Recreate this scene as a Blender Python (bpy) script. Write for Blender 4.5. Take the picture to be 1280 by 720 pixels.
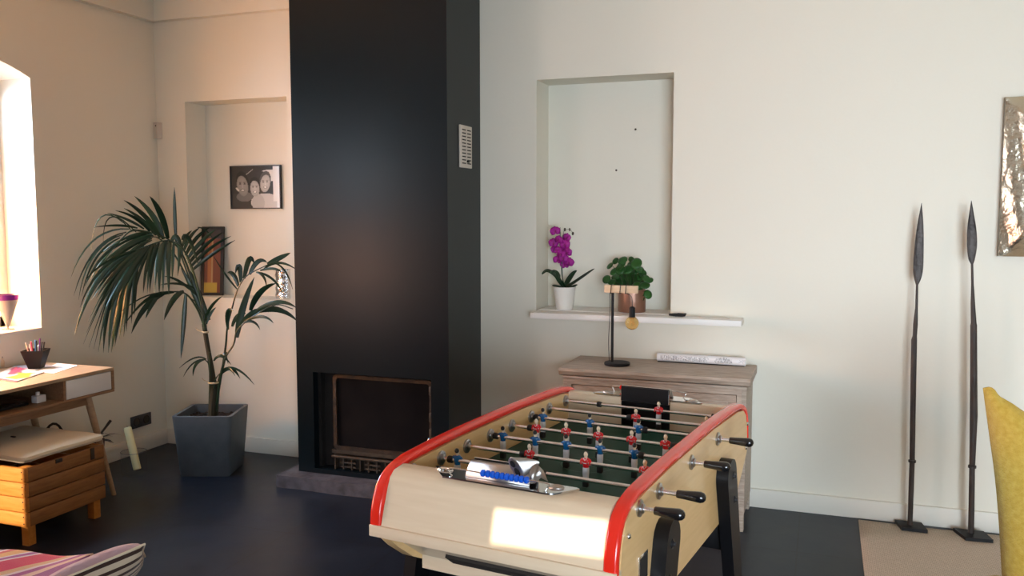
import bpy, bmesh, math, random
from mathutils import Vector, Matrix
sc = bpy.context.scene
for o in list(bpy.data.objects): bpy.data.objects.remove(o)
col = sc.collection
PI = math.pi
random.seed(7)

# ------------------------------------------------------------------ camera
CX, CY, CZ = 4.27692, -4.77602, 1.57679
YAW, PITCH, FPX = 0.345022, 0.083153, 1081.94
cam = bpy.data.cameras.new('camera'); camo = bpy.data.objects.new('camera', cam); col.objects.link(camo)
camo.location = (CX, CY, CZ); camo.rotation_euler = (PI/2-PITCH, 0.00045, YAW)
cam.sensor_fit = 'HORIZONTAL'; cam.sensor_width = 36; cam.lens = 36*FPX/1280
cam.clip_start = 0.05
sc.camera = camo
F_ = Vector((-math.sin(YAW)*math.cos(PITCH), math.cos(YAW)*math.cos(PITCH), -math.sin(PITCH)))
R_ = Vector((math.cos(YAW), math.sin(YAW), 0)); U_ = R_.cross(F_)
def ray(px, py): return F_ + R_*((px-640)/FPX) - U_*((py-360)/FPX)
def atX(px, py, x): r = ray(px, py); return Vector((CX, CY, CZ))+r*((x-CX)/r.x)
def atY(px, py, y): r = ray(px, py); return Vector((CX, CY, CZ))+r*((y-CY)/r.y)
def atZ(px, py, z): r = ray(px, py); return Vector((CX, CY, CZ))+r*((z-CZ)/r.z)
def atD(px, py, d): return Vector((CX, CY, CZ))+ray(px, py)*d

# ------------------------------------------------------------------ light and exposure
vs = sc.view_settings; vs.view_transform = 'Standard'; vs.look = 'None'; vs.gamma = 1; vs.exposure = -0.05
try: vs.use_curve_mapping = False
except Exception: pass
w = bpy.data.worlds.new('sky'); sc.world = w; w.use_nodes = True
bg = w.node_tree.nodes['Background']; bg.inputs[0].default_value = (.58, .78, 1, 1); bg.inputs[1].default_value = 4.5
def area(name, loc, direction, sx, sy, power, color, spread=180):
    l = bpy.data.lights.new(name, 'AREA'); l.shape = 'RECTANGLE'; l.size = sx; l.size_y = sy; l.energy = power; l.color = color
    l.spread = math.radians(spread)
    o = bpy.data.objects.new(name, l); col.objects.link(o); o.location = loc
    o.rotation_euler = Vector(direction).to_track_quat('-Z', 'Y').to_euler(); return o
# daylight at the panes of the windows
area('daylight_window_1_low', (-.33, -1.44, 1.27), (1, .15, .05), .84, .62, 112, (1, .40, .10))
area('daylight_window_1_high', (-.33, -1.44, 1.98), (1, .25, -.55), .84, .72, 46, (.45, .72, 1), 125)
area('daylight_window_2_low', (-.33, -3.85, 1.10), (1, 0, .05), .85, .55, 50, (1, .46, .22))
area('daylight_window_2_high', (-.33, -3.85, 1.95), (1, 0, -.08), .9, .5, 24, (.72, .86, 1))
area('fill_window_3', (6.07, -7.33, 1.15), (-.12, 1, -.02), 2.3, 1.9, 84, (.80, .90, 1), 76)  # added cool fill from behind the camera, spread narrowed to spare the left wall
sun = bpy.data.lights.new('sun', 'SUN'); sun.energy = 9; sun.angle = .004; sun.color = (1, .86, .68)
suno = bpy.data.objects.new('sun', sun); col.objects.link(suno)
SUND = Vector((.04, 1, -.45)).normalized()
suno.rotation_euler = SUND.to_track_quat('-Z', 'Y').to_euler(); suno.location = (3, -12, 5)

# ------------------------------------------------------------------ materials
def mat(name, c, rough=.6, metal=0, spec=.5, noise=None, bump=None, trans=0, ior=1.45, coat=0, emis=None, sheen=0):
    m = bpy.data.materials.new(name); m.use_nodes = True; nt = m.node_tree; b = nt.nodes['Principled BSDF']
    b.inputs['Base Color'].default_value = (*c, 1); b.inputs['Roughness'].default_value = rough; b.inputs['Metallic'].default_value = metal
    b.inputs['Specular IOR Level'].default_value = spec; b.inputs['IOR'].default_value = ior
    b.inputs['Transmission Weight'].default_value = trans; b.inputs['Coat Weight'].default_value = coat
    if sheen: b.inputs['Sheen Weight'].default_value = sheen
    if emis: b.inputs['Emission Color'].default_value = (*emis[0], 1); b.inputs['Emission Strength'].default_value = emis[1]
    tc = nt.nodes.new('ShaderNodeTexCoord')
    if noise:   # (colour2, scale, (sx,sy,sz))
        c2, s, st = noise
        mp = nt.nodes.new('ShaderNodeMapping'); mp.inputs['Scale'].default_value = st; nt.links.new(tc.outputs['Object'], mp.inputs[0])
        n = nt.nodes.new('ShaderNodeTexNoise'); n.inputs['Scale'].default_value = s; n.inputs['Detail'].default_value = 6; nt.links.new(mp.outputs[0], n.inputs[0])
        r = nt.nodes.new('ShaderNodeValToRGB'); r.color_ramp.elements[0].position = .32; r.color_ramp.elements[1].position = .68
        r.color_ramp.elements[0].color = (*c, 1); r.color_ramp.elements[1].color = (*c2, 1)
        nt.links.new(n.outputs[0], r.inputs[0]); nt.links.new(r.outputs[0], b.inputs['Base Color'])
    if bump:    # (scale, strength, stretch)
        mp2 = nt.nodes.new('ShaderNodeMapping'); mp2.inputs['Scale'].default_value = bump[2] if len(bump) > 2 else (1, 1, 1); nt.links.new(tc.outputs['Object'], mp2.inputs[0])
        n2 = nt.nodes.new('ShaderNodeTexNoise'); n2.inputs['Scale'].default_value = bump[0]; n2.inputs['Detail'].default_value = 4; nt.links.new(mp2.outputs[0], n2.inputs[0])
        bp = nt.nodes.new('ShaderNodeBump'); bp.inputs['Strength'].default_value = bump[1]; bp.inputs['Distance'].default_value = .01
        nt.links.new(n2.outputs[0], bp.inputs['Height']); nt.links.new(bp.outputs[0], b.inputs['Normal'])
    return m
def vcmat(name, rough=.5, spec=.5, coat=0):
    m = mat(name, (1, 1, 1), rough, spec=spec, coat=coat); nt = m.node_tree
    a = nt.nodes.new('ShaderNodeVertexColor'); a.layer_name = 'Col'; nt.links.new(a.outputs[0], nt.nodes['Principled BSDF'].inputs['Base Color']); return m
def stripes(name, axis, cols, scale, rough=.85, distort=0):
    m = mat(name, (1, 1, 1), rough, bump=(350, .25), sheen=.2); nt = m.node_tree; b = nt.nodes['Principled BSDF']
    tc = nt.nodes.new('ShaderNodeTexCoord'); sp = nt.nodes.new('ShaderNodeVectorMath'); sp.operation = 'DOT_PRODUCT'; sp.inputs[1].default_value = axis
    nt.links.new(tc.outputs['Object'], sp.inputs[0])
    mu = nt.nodes.new('ShaderNodeMath'); mu.operation = 'MULTIPLY'; mu.inputs[1].default_value = scale; nt.links.new(sp.outputs['Value'], mu.inputs[0])
    fr = nt.nodes.new('ShaderNodeMath'); fr.operation = 'FRACT'; nt.links.new(mu.outputs[0], fr.inputs[0])
    r = nt.nodes.new('ShaderNodeValToRGB'); r.color_ramp.interpolation = 'CONSTANT'; e = r.color_ramp.elements
    pos = 0; e[0].position = 0; e[0].color = (*cols[0][0], 1); pos = cols[0][1]; e.remove(e[1])
    for c, wd in cols[1:]:
        k = e.new(pos); k.color = (*c, 1); pos += wd
    nt.links.new(fr.outputs[0], r.inputs[0]); nt.links.new(r.outputs[0], b.inputs['Base Color']); return m
def thin_glass(name, tint=(1, 1, 1), ior=1.5):
    m = bpy.data.materials.new(name); m.use_nodes = True; nt = m.node_tree; nt.nodes.clear()
    o = nt.nodes.new('ShaderNodeOutputMaterial'); mx = nt.nodes.new('ShaderNodeMixShader'); t = nt.nodes.new('ShaderNodeBsdfTransparent'); g = nt.nodes.new('ShaderNodeBsdfGlossy')
    lw = nt.nodes.new('ShaderNodeLayerWeight'); lw.inputs['Blend'].default_value = .5
    pw = nt.nodes.new('ShaderNodeMath'); pw.operation = 'POWER'; pw.inputs[1].default_value = 5; nt.links.new(lw.outputs['Facing'], pw.inputs[0])
    fr = nt.nodes.new('ShaderNodeMapRange'); f0 = ((ior-1)/(ior+1))**2; fr.inputs[3].default_value = f0; fr.inputs[4].default_value = .5 if ior < 1.3 else 1; nt.links.new(pw.outputs[0], fr.inputs[0])
    t.inputs[0].default_value = (*tint, 1); g.inputs['Roughness'].default_value = .02
    nt.links.new(fr.outputs[0], mx.inputs[0]); nt.links.new(t.outputs[0], mx.inputs[1]); nt.links.new(g.outputs[0], mx.inputs[2]); nt.links.new(mx.outputs[0], o.inputs[0]); return m

M = {}
M['plaster'] = mat('white_plaster', (.77, .75, .65), .85, spec=.2, bump=(60, .05))
M['ochre_bounce'] = mat('ochre_bounce_plaster', (.54, .45, .33), .85, spec=.2, bump=(60, .05))  # unseen walls only; ochre tint added to dim and warm the bounce light
M['skirting'] = mat('skirting_paint', (.74, .715, .63), .5)
M['white_paint'] = mat('white_paint', (.80, .78, .74), .45, bump=(90, .04))
M['blackblue'] = mat('blue_black_lacquer', (.0022, .0060, .0085), .28, spec=.36, bump=(140, .008))
M['soot'] = mat('soot_black', (.004, .004, .004), .85, noise=((.010, .009, .008), 9, (1, 1, 1)), bump=(40, .4))
M['rusty'] = mat('rusty_iron', (.018, .014, .011), .65, metal=.3, noise=((.055, .030, .015), 22, (1, 1, 1)), bump=(60, .5))
M['castiron'] = mat('cast_iron', (.045, .04, .036), .55, metal=.6, noise=((.09, .07, .05), 30, (1, 1, 1)))
M['fireglass'] = mat('sooty_glass', (.004, .004, .005), .22, spec=.16, noise=((.010, .009, .009), 5, (1, 1, 1)))
M['stone'] = mat('grey_stone', (.045, .040, .046), .6, noise=((.11, .10, .115), 14, (1, 1, 1)), bump=(35, .5))
M['beech'] = mat('beech_veneer', (.78, .63, .45), .32, coat=.3, noise=((.735, .58, .40), 5, (1.2, 14, 14)))
M['beech_side'] = mat('beech_veneer_side', (.84, .56, .26), .30, coat=.3, noise=((.77, .50, .215), 5, (14, 1.2, 14)))
M['red_rail'] = mat('red_plastic_rail', (.80, .025, .012), .22, spec=.5, coat=.4)
M['green'] = mat('green_playfield', (.007, .048, .030), .5, spec=.22, noise=((.010, .058, .037), 60, (1, 1, 1)))
M['chrome'] = mat('chrome_steel', (.82, .82, .83), .14, metal=1)
M['rod_steel'] = mat('polished_rod_steel', (.88, .89, .92), .26, metal=1)
M['bearing_steel'] = mat('grey_bearing_steel', (.42, .42, .43), .28, metal=1)
M['brushed'] = mat('brushed_aluminium', (.55, .53, .51), .34, metal=1, bump=(80, .15, (1, 12, 12)))
M['black_gloss'] = mat('black_gloss_plastic', (.008, .008, .009), .16, spec=.6, coat=.5)
M['black_leg'] = mat('black_lacquered_wood', (.005, .005, .006), .4, spec=.3)
M['dark_steel'] = mat('blackened_steel', (.06, .06, .065), .35, metal=.8)
M['black_matt'] = mat('matt_black_metal', (.010, .010, .011), .5, spec=.25)
M['rubber'] = mat('black_rubber', (.012, .012, .012), .6)
M['blue_bead'] = mat('blue_plastic', (.005, .10, .62), .25, coat=.3)
M['red_bead'] = mat('red_plastic', (.75, .02, .02), .25, coat=.3)
M['red_shirt'] = mat('red_enamel', (.72, .012, .018), .28, coat=.3)
M['blue_shirt'] = mat('blue_enamel', (.008, .11, .30), .22, coat=.5)
M['white_enamel'] = mat('white_enamel', (.74, .75, .78), .35)
M['skin'] = mat('cream_enamel', (.80, .68, .50), .4)
M['hair'] = mat('black_enamel', (.01, .01, .01), .3)
M['oak_dark'] = mat('smoked_oak', (.30, .235, .18), .5, noise=((.48, .39, .31), 7, (1.5, 10, 18)), bump=(50, .2, (1, 8, 14)))
M['oak_panel'] = mat('smoked_oak_panel', (.24, .175, .125), .5, noise=((.40, .30, .225), 9, (2, 10, 14)), bump=(50, .2, (1, 8, 14)))
M['concrete'] = mat('grey_fibre_cement', (.072, .092, .108), .5, noise=((.09, .11, .13), 12, (1, 1, 1)), bump=(60, .1))
M['soil'] = mat('dark_soil', (.02, .015, .012), .95, bump=(60, 1))
M['leaf'] = mat('palm_leaf', (.006, .026, .016), .30, spec=.6, noise=((.012, .042, .020), 6, (1, 1, 1)))
M['stem'] = mat('palm_stem', (.022, .04, .015), .5, noise=((.035, .035, .016), 20, (1, 1, .3)))
M['bark'] = mat('palm_sheath', (.022, .022, .012), .8, noise=((.05, .044, .024), 25, (1, 1, .15)), bump=(60, .8, (1, 1, .1)))
M['string'] = mat('raffia', (.55, .45, .28), .8)
M['orchid_leaf'] = mat('orchid_leaf', (.006, .03, .012), .35, noise=((.010, .045, .018), 10, (1, 1, 1)))
M['petal'] = mat('magenta_petal', (.26, .004, .20), .55, noise=((.40, .012, .30), 40, (1, 1, 1)))
M['petal2'] = mat('dark_petal', (.24, .003, .13), .5)
M['bud'] = mat('green_purple_bud', (.06, .05, .03), .5)
M['pilea'] = mat('round_green_leaf', (.010, .065, .010), .4, noise=((.022, .11, .018), 18, (1, 1, 1)))
M['ceramic'] = mat('white_ceramic', (.80, .79, .74), .3, coat=.2)
M['copper'] = mat('brushed_copper', (.42, .24, .18), .32, metal=.85, bump=(60, .15, (1, 1, 12)))
M['ash'] = mat('pale_ash_wood', (.72, .53, .34), .5, noise=((.66, .46, .28), 8, (2, 12, 12)))
M['amber'] = mat('amber_glass', (1.0, .72, .30), .03, trans=.92, ior=1.3)
M['filament'] = mat('filament', (.9, .6, .3), .3, metal=1)
M['paper'] = mat('white_paper', (.80, .80, .80), .7)
M['black_cloth'] = mat('black_cloth', (.01, .01, .01), .8)
M['iron_dark'] = mat('forged_iron', (.035, .03, .028), .45, metal=.7, noise=((.075, .065, .06), 30, (1, 1, .3)), bump=(60, .4))
M['shaft'] = mat('blackened_wood', (.022, .017, .014), .5, noise=((.050, .032, .024), 14, (3, 3, .8)), bump=(40, .5, (2, 2, .5)))
M['sisal'] = mat('sisal', (.40, .31, .235), .95, noise=((.30, .22, .16), 200, (1, 1, 1)), bump=(260, 1))
M['mustard'] = mat('mustard_fabric', (.43, .27, .028), .95, noise=((.52, .35, .06), 70, (1, 1, 1)), bump=(220, .5), sheen=.3)
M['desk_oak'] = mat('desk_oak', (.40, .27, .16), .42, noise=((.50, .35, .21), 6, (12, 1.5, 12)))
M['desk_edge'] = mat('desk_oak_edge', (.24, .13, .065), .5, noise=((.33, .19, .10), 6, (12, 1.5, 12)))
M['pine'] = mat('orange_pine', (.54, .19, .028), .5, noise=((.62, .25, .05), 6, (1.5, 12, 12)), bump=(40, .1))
M['pine_shaded'] = mat('pine_long_side_shaded', (.36, .16, .05), .5, noise=((.26, .11, .035), 7, (12, 1.5, 14)), bump=(40, .15))  # side slats of the same pine, shade put into the colour
M['cream_cloth'] = mat('cream_cotton', (.74, .62, .44), .9, bump=(250, .2), sheen=.2)
M['terracotta'] = mat('brown_clay', (.10, .03, .018), .7)
M['dark_twig'] = mat('dark_dried_leaf', (.035, .028, .022), .8)
M['wax'] = mat('cream_wax', (.80, .74, .42), .6)
M['clear_glass'] = thin_glass('clear_glass', (.95, .97, .98), 1.06)
M['pane'] = thin_glass('window_pane')
M['plastic_white'] = mat('off_white_plastic', (.62, .57, .50), .4)
M['slot_dark'] = mat('dark_slot', (.02, .018, .016), .8)
M['socket'] = mat('anthracite_plastic', (.035, .037, .042), .4)
M['brass'] = mat('hammered_brass', (.80, .74, .60), .24, metal=1, bump=(14, 1.2, (1, 1, .8)))
M['brass_edge'] = mat('dark_brass_edge', (.22, .18, .12), .4, metal=.9)
M['blackframe'] = mat('black_frame', (.012, .01, .01), .4)
M['silver'] = mat('crinkled_silver', (.75, .76, .78), .18, metal=1, bump=(22, 1.0, (1, 1, 3)))
M['purple'] = mat('purple_glass', (.10, .01, .22), .2, trans=.3)
M['greyglass'] = mat('smoky_glass', (.35, .37, .40), .15, trans=.5)
M['sofa_red'] = mat('crimson_fabric', (.16, .006, .022), .9, bump=(240, .3), sheen=.3)
M['curtain'] = mat('ochre_curtain', (.55, .22, .10), .9)

def floor_mat():
    m = mat('slate_tiles', (.02, .02, .025), .3, spec=.38); nt = m.node_tree; b = nt.nodes['Principled BSDF']
    tc = nt.nodes.new('ShaderNodeTexCoord'); mp = nt.nodes.new('ShaderNodeMapping'); mp.inputs['Rotation'].default_value = (0, 0, 0); nt.links.new(tc.outputs['Object'], mp.inputs[0])
    br = nt.nodes.new('ShaderNodeTexBrick'); br.offset = 0; br.inputs['Scale'].default_value = 1; br.inputs['Brick Width'].default_value = .6; br.inputs['Row Height'].default_value = .6
    br.inputs['Mortar Size'].default_value = .004; br.inputs['Color1'].default_value = (.009, .013, .022, 1); br.inputs['Color2'].default_value = (.012, .017, .027, 1); br.inputs['Mortar'].default_value = (.008, .008, .011, 1)
    nt.links.new(mp.outputs[0], br.inputs[0])
    n = nt.nodes.new('ShaderNodeTexNoise'); n.inputs['Scale'].default_value = 3.5; n.inputs['Detail'].default_value = 9; n.inputs['Roughness'].default_value = .65; nt.links.new(tc.outputs['Object'], n.inputs[0])
    mx = nt.nodes.new('ShaderNodeMix'); mx.data_type = 'RGBA'; mx.blend_type = 'MULTIPLY'; mx.inputs[0].default_value = .75
    r = nt.nodes.new('ShaderNodeValToRGB'); r.color_ramp.elements[0].position = .3; r.color_ramp.elements[0].color = (.45, .45, .47, 1); r.color_ramp.elements[1].position = .75; r.color_ramp.elements[1].color = (1.5, 1.4, 1.45, 1)
    nt.links.new(n.outputs[0], r.inputs[0]); nt.links.new(br.outputs['Color'], mx.inputs[6]); nt.links.new(r.outputs[0], mx.inputs[7]); nt.links.new(mx.outputs[2], b.inputs['Base Color'])
    rr = nt.nodes.new('ShaderNodeMapRange'); rr.inputs[3].default_value = .26; rr.inputs[4].default_value = .5; nt.links.new(n.outputs[0], rr.inputs[0]); nt.links.new(rr.outputs[0], b.inputs['Roughness'])
    bp = nt.nodes.new('ShaderNodeBump'); bp.inputs['Strength'].default_value = .25; bp.inputs['Distance'].default_value = .004; nt.links.new(n.outputs[0], bp.inputs['Height']); nt.links.new(bp.outputs[0], b.inputs['Normal'])
    return m
M['floor'] = floor_mat()
def sisal_mat():
    m = M['sisal']; nt = m.node_tree; b = nt.nodes['Principled BSDF']; tc = nt.nodes.new('ShaderNodeTexCoord')
    br = nt.nodes.new('ShaderNodeTexBrick'); br.inputs['Scale'].default_value = 1; br.inputs['Brick Width'].default_value = .016; br.inputs['Row Height'].default_value = .008; br.inputs['Mortar Size'].default_value = .0016
    br.inputs['Color1'].default_value = (.80, .67, .53, 1); br.inputs['Color2'].default_value = (.70, .58, .45, 1); br.inputs['Mortar'].default_value = (.42, .34, .25, 1)
    nt.links.new(tc.outputs['Object'], br.inputs[0]); nt.links.new(br.outputs['Color'], b.inputs['Base Color'])
sisal_mat()

# ------------------------------------------------------------------ mesh helpers
class MB:
    def __init__(s): s.v = []; s.f = []; s.c = None
    def add(s, vs, fs):
        n = len(s.v); s.v += [tuple(v) for v in vs]; s.f += [tuple(i+n for i in f) for f in fs]; return s
    def box(s, x0, x1, y0, y1, z0, z1, bev=0):
        if bev:
            bm = bmesh.new(); bmesh.ops.create_cube(bm, size=1)
            for v in bm.verts: v.co = Vector(((x0+x1)/2+v.co.x*(x1-x0), (y0+y1)/2+v.co.y*(y1-y0), (z0+z1)/2+v.co.z*(z1-z0)))
            bmesh.ops.bevel(bm, geom=bm.edges[:], offset=bev, segments=2, profile=.5, affect='EDGES')
            bm.verts.index_update(); s.add([v.co[:] for v in bm.verts], [[v.index for v in f.verts] for f in bm.faces]); bm.free(); return s
        vs = [(x, y, z) for x in (x0, x1) for y in (y0, y1) for z in (z0, z1)]
        return s.add(vs, [(0, 1, 3, 2), (4, 6, 7, 5), (0, 4, 5, 1), (2, 3, 7, 6), (0, 2, 6, 4), (1, 5, 7, 3)])
    def hexa(s, b, t):   # bottom 4, top 4 (ccw)
        return s.add(list(b)+list(t), [(3, 2, 1, 0), (4, 5, 6, 7), (0, 1, 5, 4), (1, 2, 6, 5), (2, 3, 7, 6), (3, 0, 4, 7)])
    def tube(s, pts, r, n=10, cap=True, flat=1.0, upv=None):
        pts = [Vector(p) for p in pts]; rs = r if isinstance(r, (list, tuple)) else [r]*len(pts)
        rings = []; prev = None
        for i, p in enumerate(pts):
            t = (pts[min(i+1, len(pts)-1)]-pts[max(i-1, 0)]).normalized()
            if prev is None:
                a = Vector(upv) if upv else (Vector((0, 0, 1)) if abs(t.z) < .9 else Vector((1, 0, 0)))
                a = (a-t*a.dot(t)).normalized()
            else: a = (prev-t*prev.dot(t)).normalized()
            prev = a; b = t.cross(a)
            rings.append([p+(a*math.cos(2*PI*k/n)*flat+b*math.sin(2*PI*k/n))*rs[i] for k in range(n)])
        vs = [v for rg in rings for v in rg]; fs = []
        for i in range(len(pts)-1):
            for k in range(n): fs.append((i*n+k, i*n+(k+1) % n, (i+1)*n+(k+1) % n, (i+1)*n+k))
        if cap: fs.append(tuple(reversed(range(n)))); fs.append(tuple(range((len(pts)-1)*n, len(pts)*n)))
        return s.add(vs, fs)
    def lathe(s, prof, c=(0, 0, 0), n=24, sx=1, sy=1, axis='Z'):
        vs = []; fs = []; m = len(prof)
        for k in range(n):
            a = 2*PI*k/n
            for r, z in prof:
                p = (r*math.cos(a)*sx, r*math.sin(a)*sy, z)
                if axis == 'X': p = (z, p[0], p[1])
                if axis == 'Y': p = (p[1], z, p[0])
                vs.append((p[0]+c[0], p[1]+c[1], p[2]+c[2]))
        for k in range(n):
            k2 = (k+1) % n
            for i in range(m-1): fs.append((k*m+i, k2*m+i, k2*m+i+1, k*m+i+1))
        return s.add(vs, fs)
    def ball(s, c, rx, ry=None, rz=None, n=12):
        ry = ry or rx; rz = rz or rx
        prof = [(max(math.sin(PI*i/n), .001), -math.cos(PI*i/n)) for i in range(n+1)]
        vs = []; fs = []; m = n+1
        for k in range(n):
            a = 2*PI*k/n
            for r, z in prof: vs.append((c[0]+r*math.cos(a)*rx, c[1]+r*math.sin(a)*ry, c[2]+z*rz))
        for k in range(n):
            k2 = (k+1) % n
            for i in range(m-1): fs.append((k*m+i, k2*m+i, k2*m+i+1, k*m+i+1))
        return s.add(vs, fs)
    def prism(s, poly, d0, d1, axis='x'):
        """poly in the two other axes, extruded along axis"""
        def P(a, b, d): return {'x': (d, a, b), 'y': (a, d, b), 'z': (a, b, d)}[axis]
        n = len(poly); vs = [P(a, b, d0) for a, b in poly]+[P(a, b, d1) for a, b in poly]
        return s.add(vs, [tuple(range(n-1, -1, -1)), tuple(range(n, 2*n))]+[(i, (i+1) % n, n+(i+1) % n, n+i) for i in range(n)])
    def grid(s, fn, nu, nv):
        vs = [fn(i/nu, j/nv) for i in range(nu+1) for j in range(nv+1)]
        return s.add(vs, [(i*(nv+1)+j, (i+1)*(nv+1)+j, (i+1)*(nv+1)+j+1, i*(nv+1)+j+1) for i in range(nu) for j in range(nv)])
    def xf(s, mtx): s.v = [tuple(mtx @ Vector(v)) for v in s.v]; return s

def mesh(name, mb, off=(0, 0, 0), ang=35, colors=None):
    me = bpy.data.meshes.new(name); me.from_pydata([(v[0]-off[0], v[1]-off[1], v[2]-off[2]) for v in mb.v], [], mb.f)
    bm = bmesh.new(); bm.from_mesh(me); bmesh.ops.recalc_face_normals(bm, faces=bm.faces[:]); bm.to_mesh(me); bm.free()
    me.polygons.foreach_set('use_smooth', [True]*len(me.polygons)); me.set_sharp_from_angle(angle=math.radians(ang))
    if colors:
        ca = me.color_attributes.new('Col', 'FLOAT_COLOR', 'POINT')
        for i, c in enumerate(colors): ca.data[i].color = (*c, 1)
    me.update(); return me
def part(name, mb, m, parent=None, off=(0, 0, 0), ang=35, colors=None, label=None, mods=None, thick=None):
    o = bpy.data.objects.new(name, mesh(name, mb, off, ang, colors)); col.objects.link(o)
    o.data.materials.append(M[m] if isinstance(m, str) else m)
    if parent is not None: o.parent = parent
    if label: o['label'] = label
    if thick: md = o.modifiers.new('thickness', 'SOLIDIFY'); md.thickness = thick; md.offset = 0
    return o
def tag(o, label, cat, group=None, kind=None):
    o['label'] = label; o['category'] = cat
    if group: o['group'] = group
    if kind: o['kind'] = kind
    return o
def thing(name, label, cat, loc=(0, 0, 0), rz=0, group=None):
    o = bpy.data.objects.new(name, None); o.empty_display_size = .05; col.objects.link(o); o.location = loc; o.rotation_euler = (0, 0, rz)
    return tag(o, label, cat, group)
def one(name, mb, m, label, cat, base=(0, 0, 0), **k):   # thing that is a single mesh, origin at its base, authored in world coordinates
    g = k.pop('group', None); o = part(name, mb, m, None, off=base, **k); o.location = base; return tag(o, label, cat, g)
def struct(name, mb, m, parent=None, **k):
    o = part(name, mb, m, parent, **k)
    if parent is None: o['kind'] = 'structure'
    return o
def dup(o, parent=None):
    c = o.copy(); col.objects.link(c)
    if parent is not None: c.parent = parent
    for ch in list(o.children): dup(ch, c)
    return c
def crom(pts, n=8):
    P = [Vector(p) for p in pts]; P = [P[0]*2-P[1]]+P+[P[-1]*2-P[-2]]; out = []
    for i in range(1, len(P)-2):
        for k in range(n):
            t = k/n; a, b, c, d = P[i-1:i+3]
            out.append(.5*((2*b)+(c-a)*t+(2*a-5*b+4*c-d)*t*t+(3*b-a-3*c+d)*t**3))
    out.append(P[-2]); return out

# ------------------------------------------------------------------ room shell
RX, RY, H, TW = 7.6, -7.2, 3.05, .36
struct('floor', MB().box(-TW, RX+TW, RY-TW, TW, -.1, 0), 'floor')
struct('ceiling', MB().box(-TW, RX+TW, RY-TW, TW, H, H+.1), 'plaster')
# back wall with two recessed niches
N1 = (.24, 1.035, 1.032, 2.335, .20); N2 = (2.71, 3.492, 1.0, 2.35, .23)
m = MB()
def wall_grid(m, xs, zs, holes, plane):
    for i in range(len(xs)-1):
        for j in range(len(zs)-1):
            a = (xs[i], zs[j], xs[i+1], zs[j+1]); cxm, czm = (a[0]+a[2])/2, (a[1]+a[3])/2
            if any(h[0] < cxm < h[1] and h[2] < czm < h[3] for h in holes): continue
            plane(m, a)
def pb(m, a): m.box(a[0], a[2], 0, TW, a[1], a[3])
wall_grid(m, [-TW, N1[0], N1[1], N2[0], N2[1], RX+TW], [0, N2[2], N1[2], N1[3], N2[3], H], [N1, N2], pb)
m.box(N1[0], N1[1], N1[4], TW, N1[2], N1[3]); m.box(N2[0], N2[1], N2[4], TW, N2[2], N2[3])
struct('wall_back', m, 'plaster')
# left wall with two arched windows
def arch(y0, y1, zs, rise, n=14):
    hw = (y1-y0)/2; Rr = (hw*hw+rise*rise)/(2*rise); yc = (y0+y1)/2
    return [(y0+(y1-y0)*i/n, zs-(Rr-rise)+math.sqrt(max(Rr*Rr-(y0+(y1-y0)*i/n-yc)**2, 0))) for i in range(n+1)]
W1 = (-1.90, -.988, .918, 2.36, .10); W2 = (-4.45, -3.25, .45, 2.36, .13)
m = MB(); ys = [RY-TW, W2[0], W2[1], W1[0], W1[1], 0]
m.box(-TW, 0, ys[0], ys[1], 0, H); m.box(-TW, 0, ys[2], ys[3], 0, H); m.box(-TW, 0, ys[4], ys[5], 0, H)
for W in (W1, W2):
    m.box(-TW, 0, W[0], W[1], 0, W[2])
    a = arch(W[0], W[1], W[3], W[4])
    for i in range(len(a)-1):
        m.prism([a[i], a[i+1], (a[i+1][0], H), (a[i][0], H)], -TW, 0, 'x')
struct('wall_left', m, 'plaster')
m = MB(); m.box(RX, RX+TW, RY-TW, 0, 0, H); struct('wall_right', m, 'ochre_bounce')
# wall behind the camera, with wide glazed doors and openings added to shape sunbeams
GD = (4.85, 7.3, 0.02, 2.15); HI1 = (3.335, 3.640, 2.735, 2.880); HI2 = (.06, .525, 2.54, 2.90)
m = MB()
def pf_(m, a): m.box(a[0], a[2], RY-.12, RY, a[1], a[3])
wall_grid(m, [0, HI2[0], HI2[1], HI1[0], HI1[1], GD[0], GD[1], RX], [0, GD[2], GD[3], HI2[2], HI1[2], HI1[3], HI2[3], H], [GD, HI1, HI2], pf_)
struct('wall_front', m, 'ochre_bounce')
# window joinery
def window(name, W, hinge):
    a = arch(W[0]+.03, W[1]-.03, W[3]-.03, W[4]); f = MB()
    f.box(-.30, -.25, W[0], W[0]+.06, W[2], W[3]+.02); f.box(-.30, -.25, W[1]-.06, W[1], W[2], W[3]+.02); f.box(-.30, -.25, W[0], W[1], W[2], W[2]+.07)
    yc = (W[0]+W[1])/2; f.box(-.30, -.25, yc-.035, yc+.035, W[2], W[3]+.1)
    for zz in (W[2]+(W[3]-W[2])*.37, W[2]+(W[3]-W[2])*.72): f.box(-.295, -.26, W[0], W[1], zz-.015, zz+.015)
    for i in range(len(a)-1): f.prism([(a[i][0], a[i][1]-.05), (a[i+1][0], a[i+1][1]-.05), (a[i+1][0], a[i+1][1]+.04), (a[i][0], a[i][1]+.04)], -.30, -.25, 'x')
    fr = struct(name, f, 'white_paint')
    g = MB(); g.prism([(W[0]+.04, W[2]+.04), (W[1]-.04, W[2]+.04)]+[(p[0], p[1]) for p in reversed(a)], -.279, -.275, 'x')
    part('window_pane', g, 'pane', fr)
    s = MB().box(-.26, .006, W[0]+.001, W[1]-.001, W[2], W[2]+.012, .003); part('window_sill', s, 'white_paint', fr)
window('window_1', W1, 0); window('window_2', W2, 0)
f = MB(); x0, x1, z0, z1 = GD
for x in (x0, x1-.08): f.box(x, x+.08, RY-.10, RY-.04, z0, z1)
xc = (x0+x1)/2; f.box(xc-.06, xc+.06, RY-.10, RY-.04, z0, z1)
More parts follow.
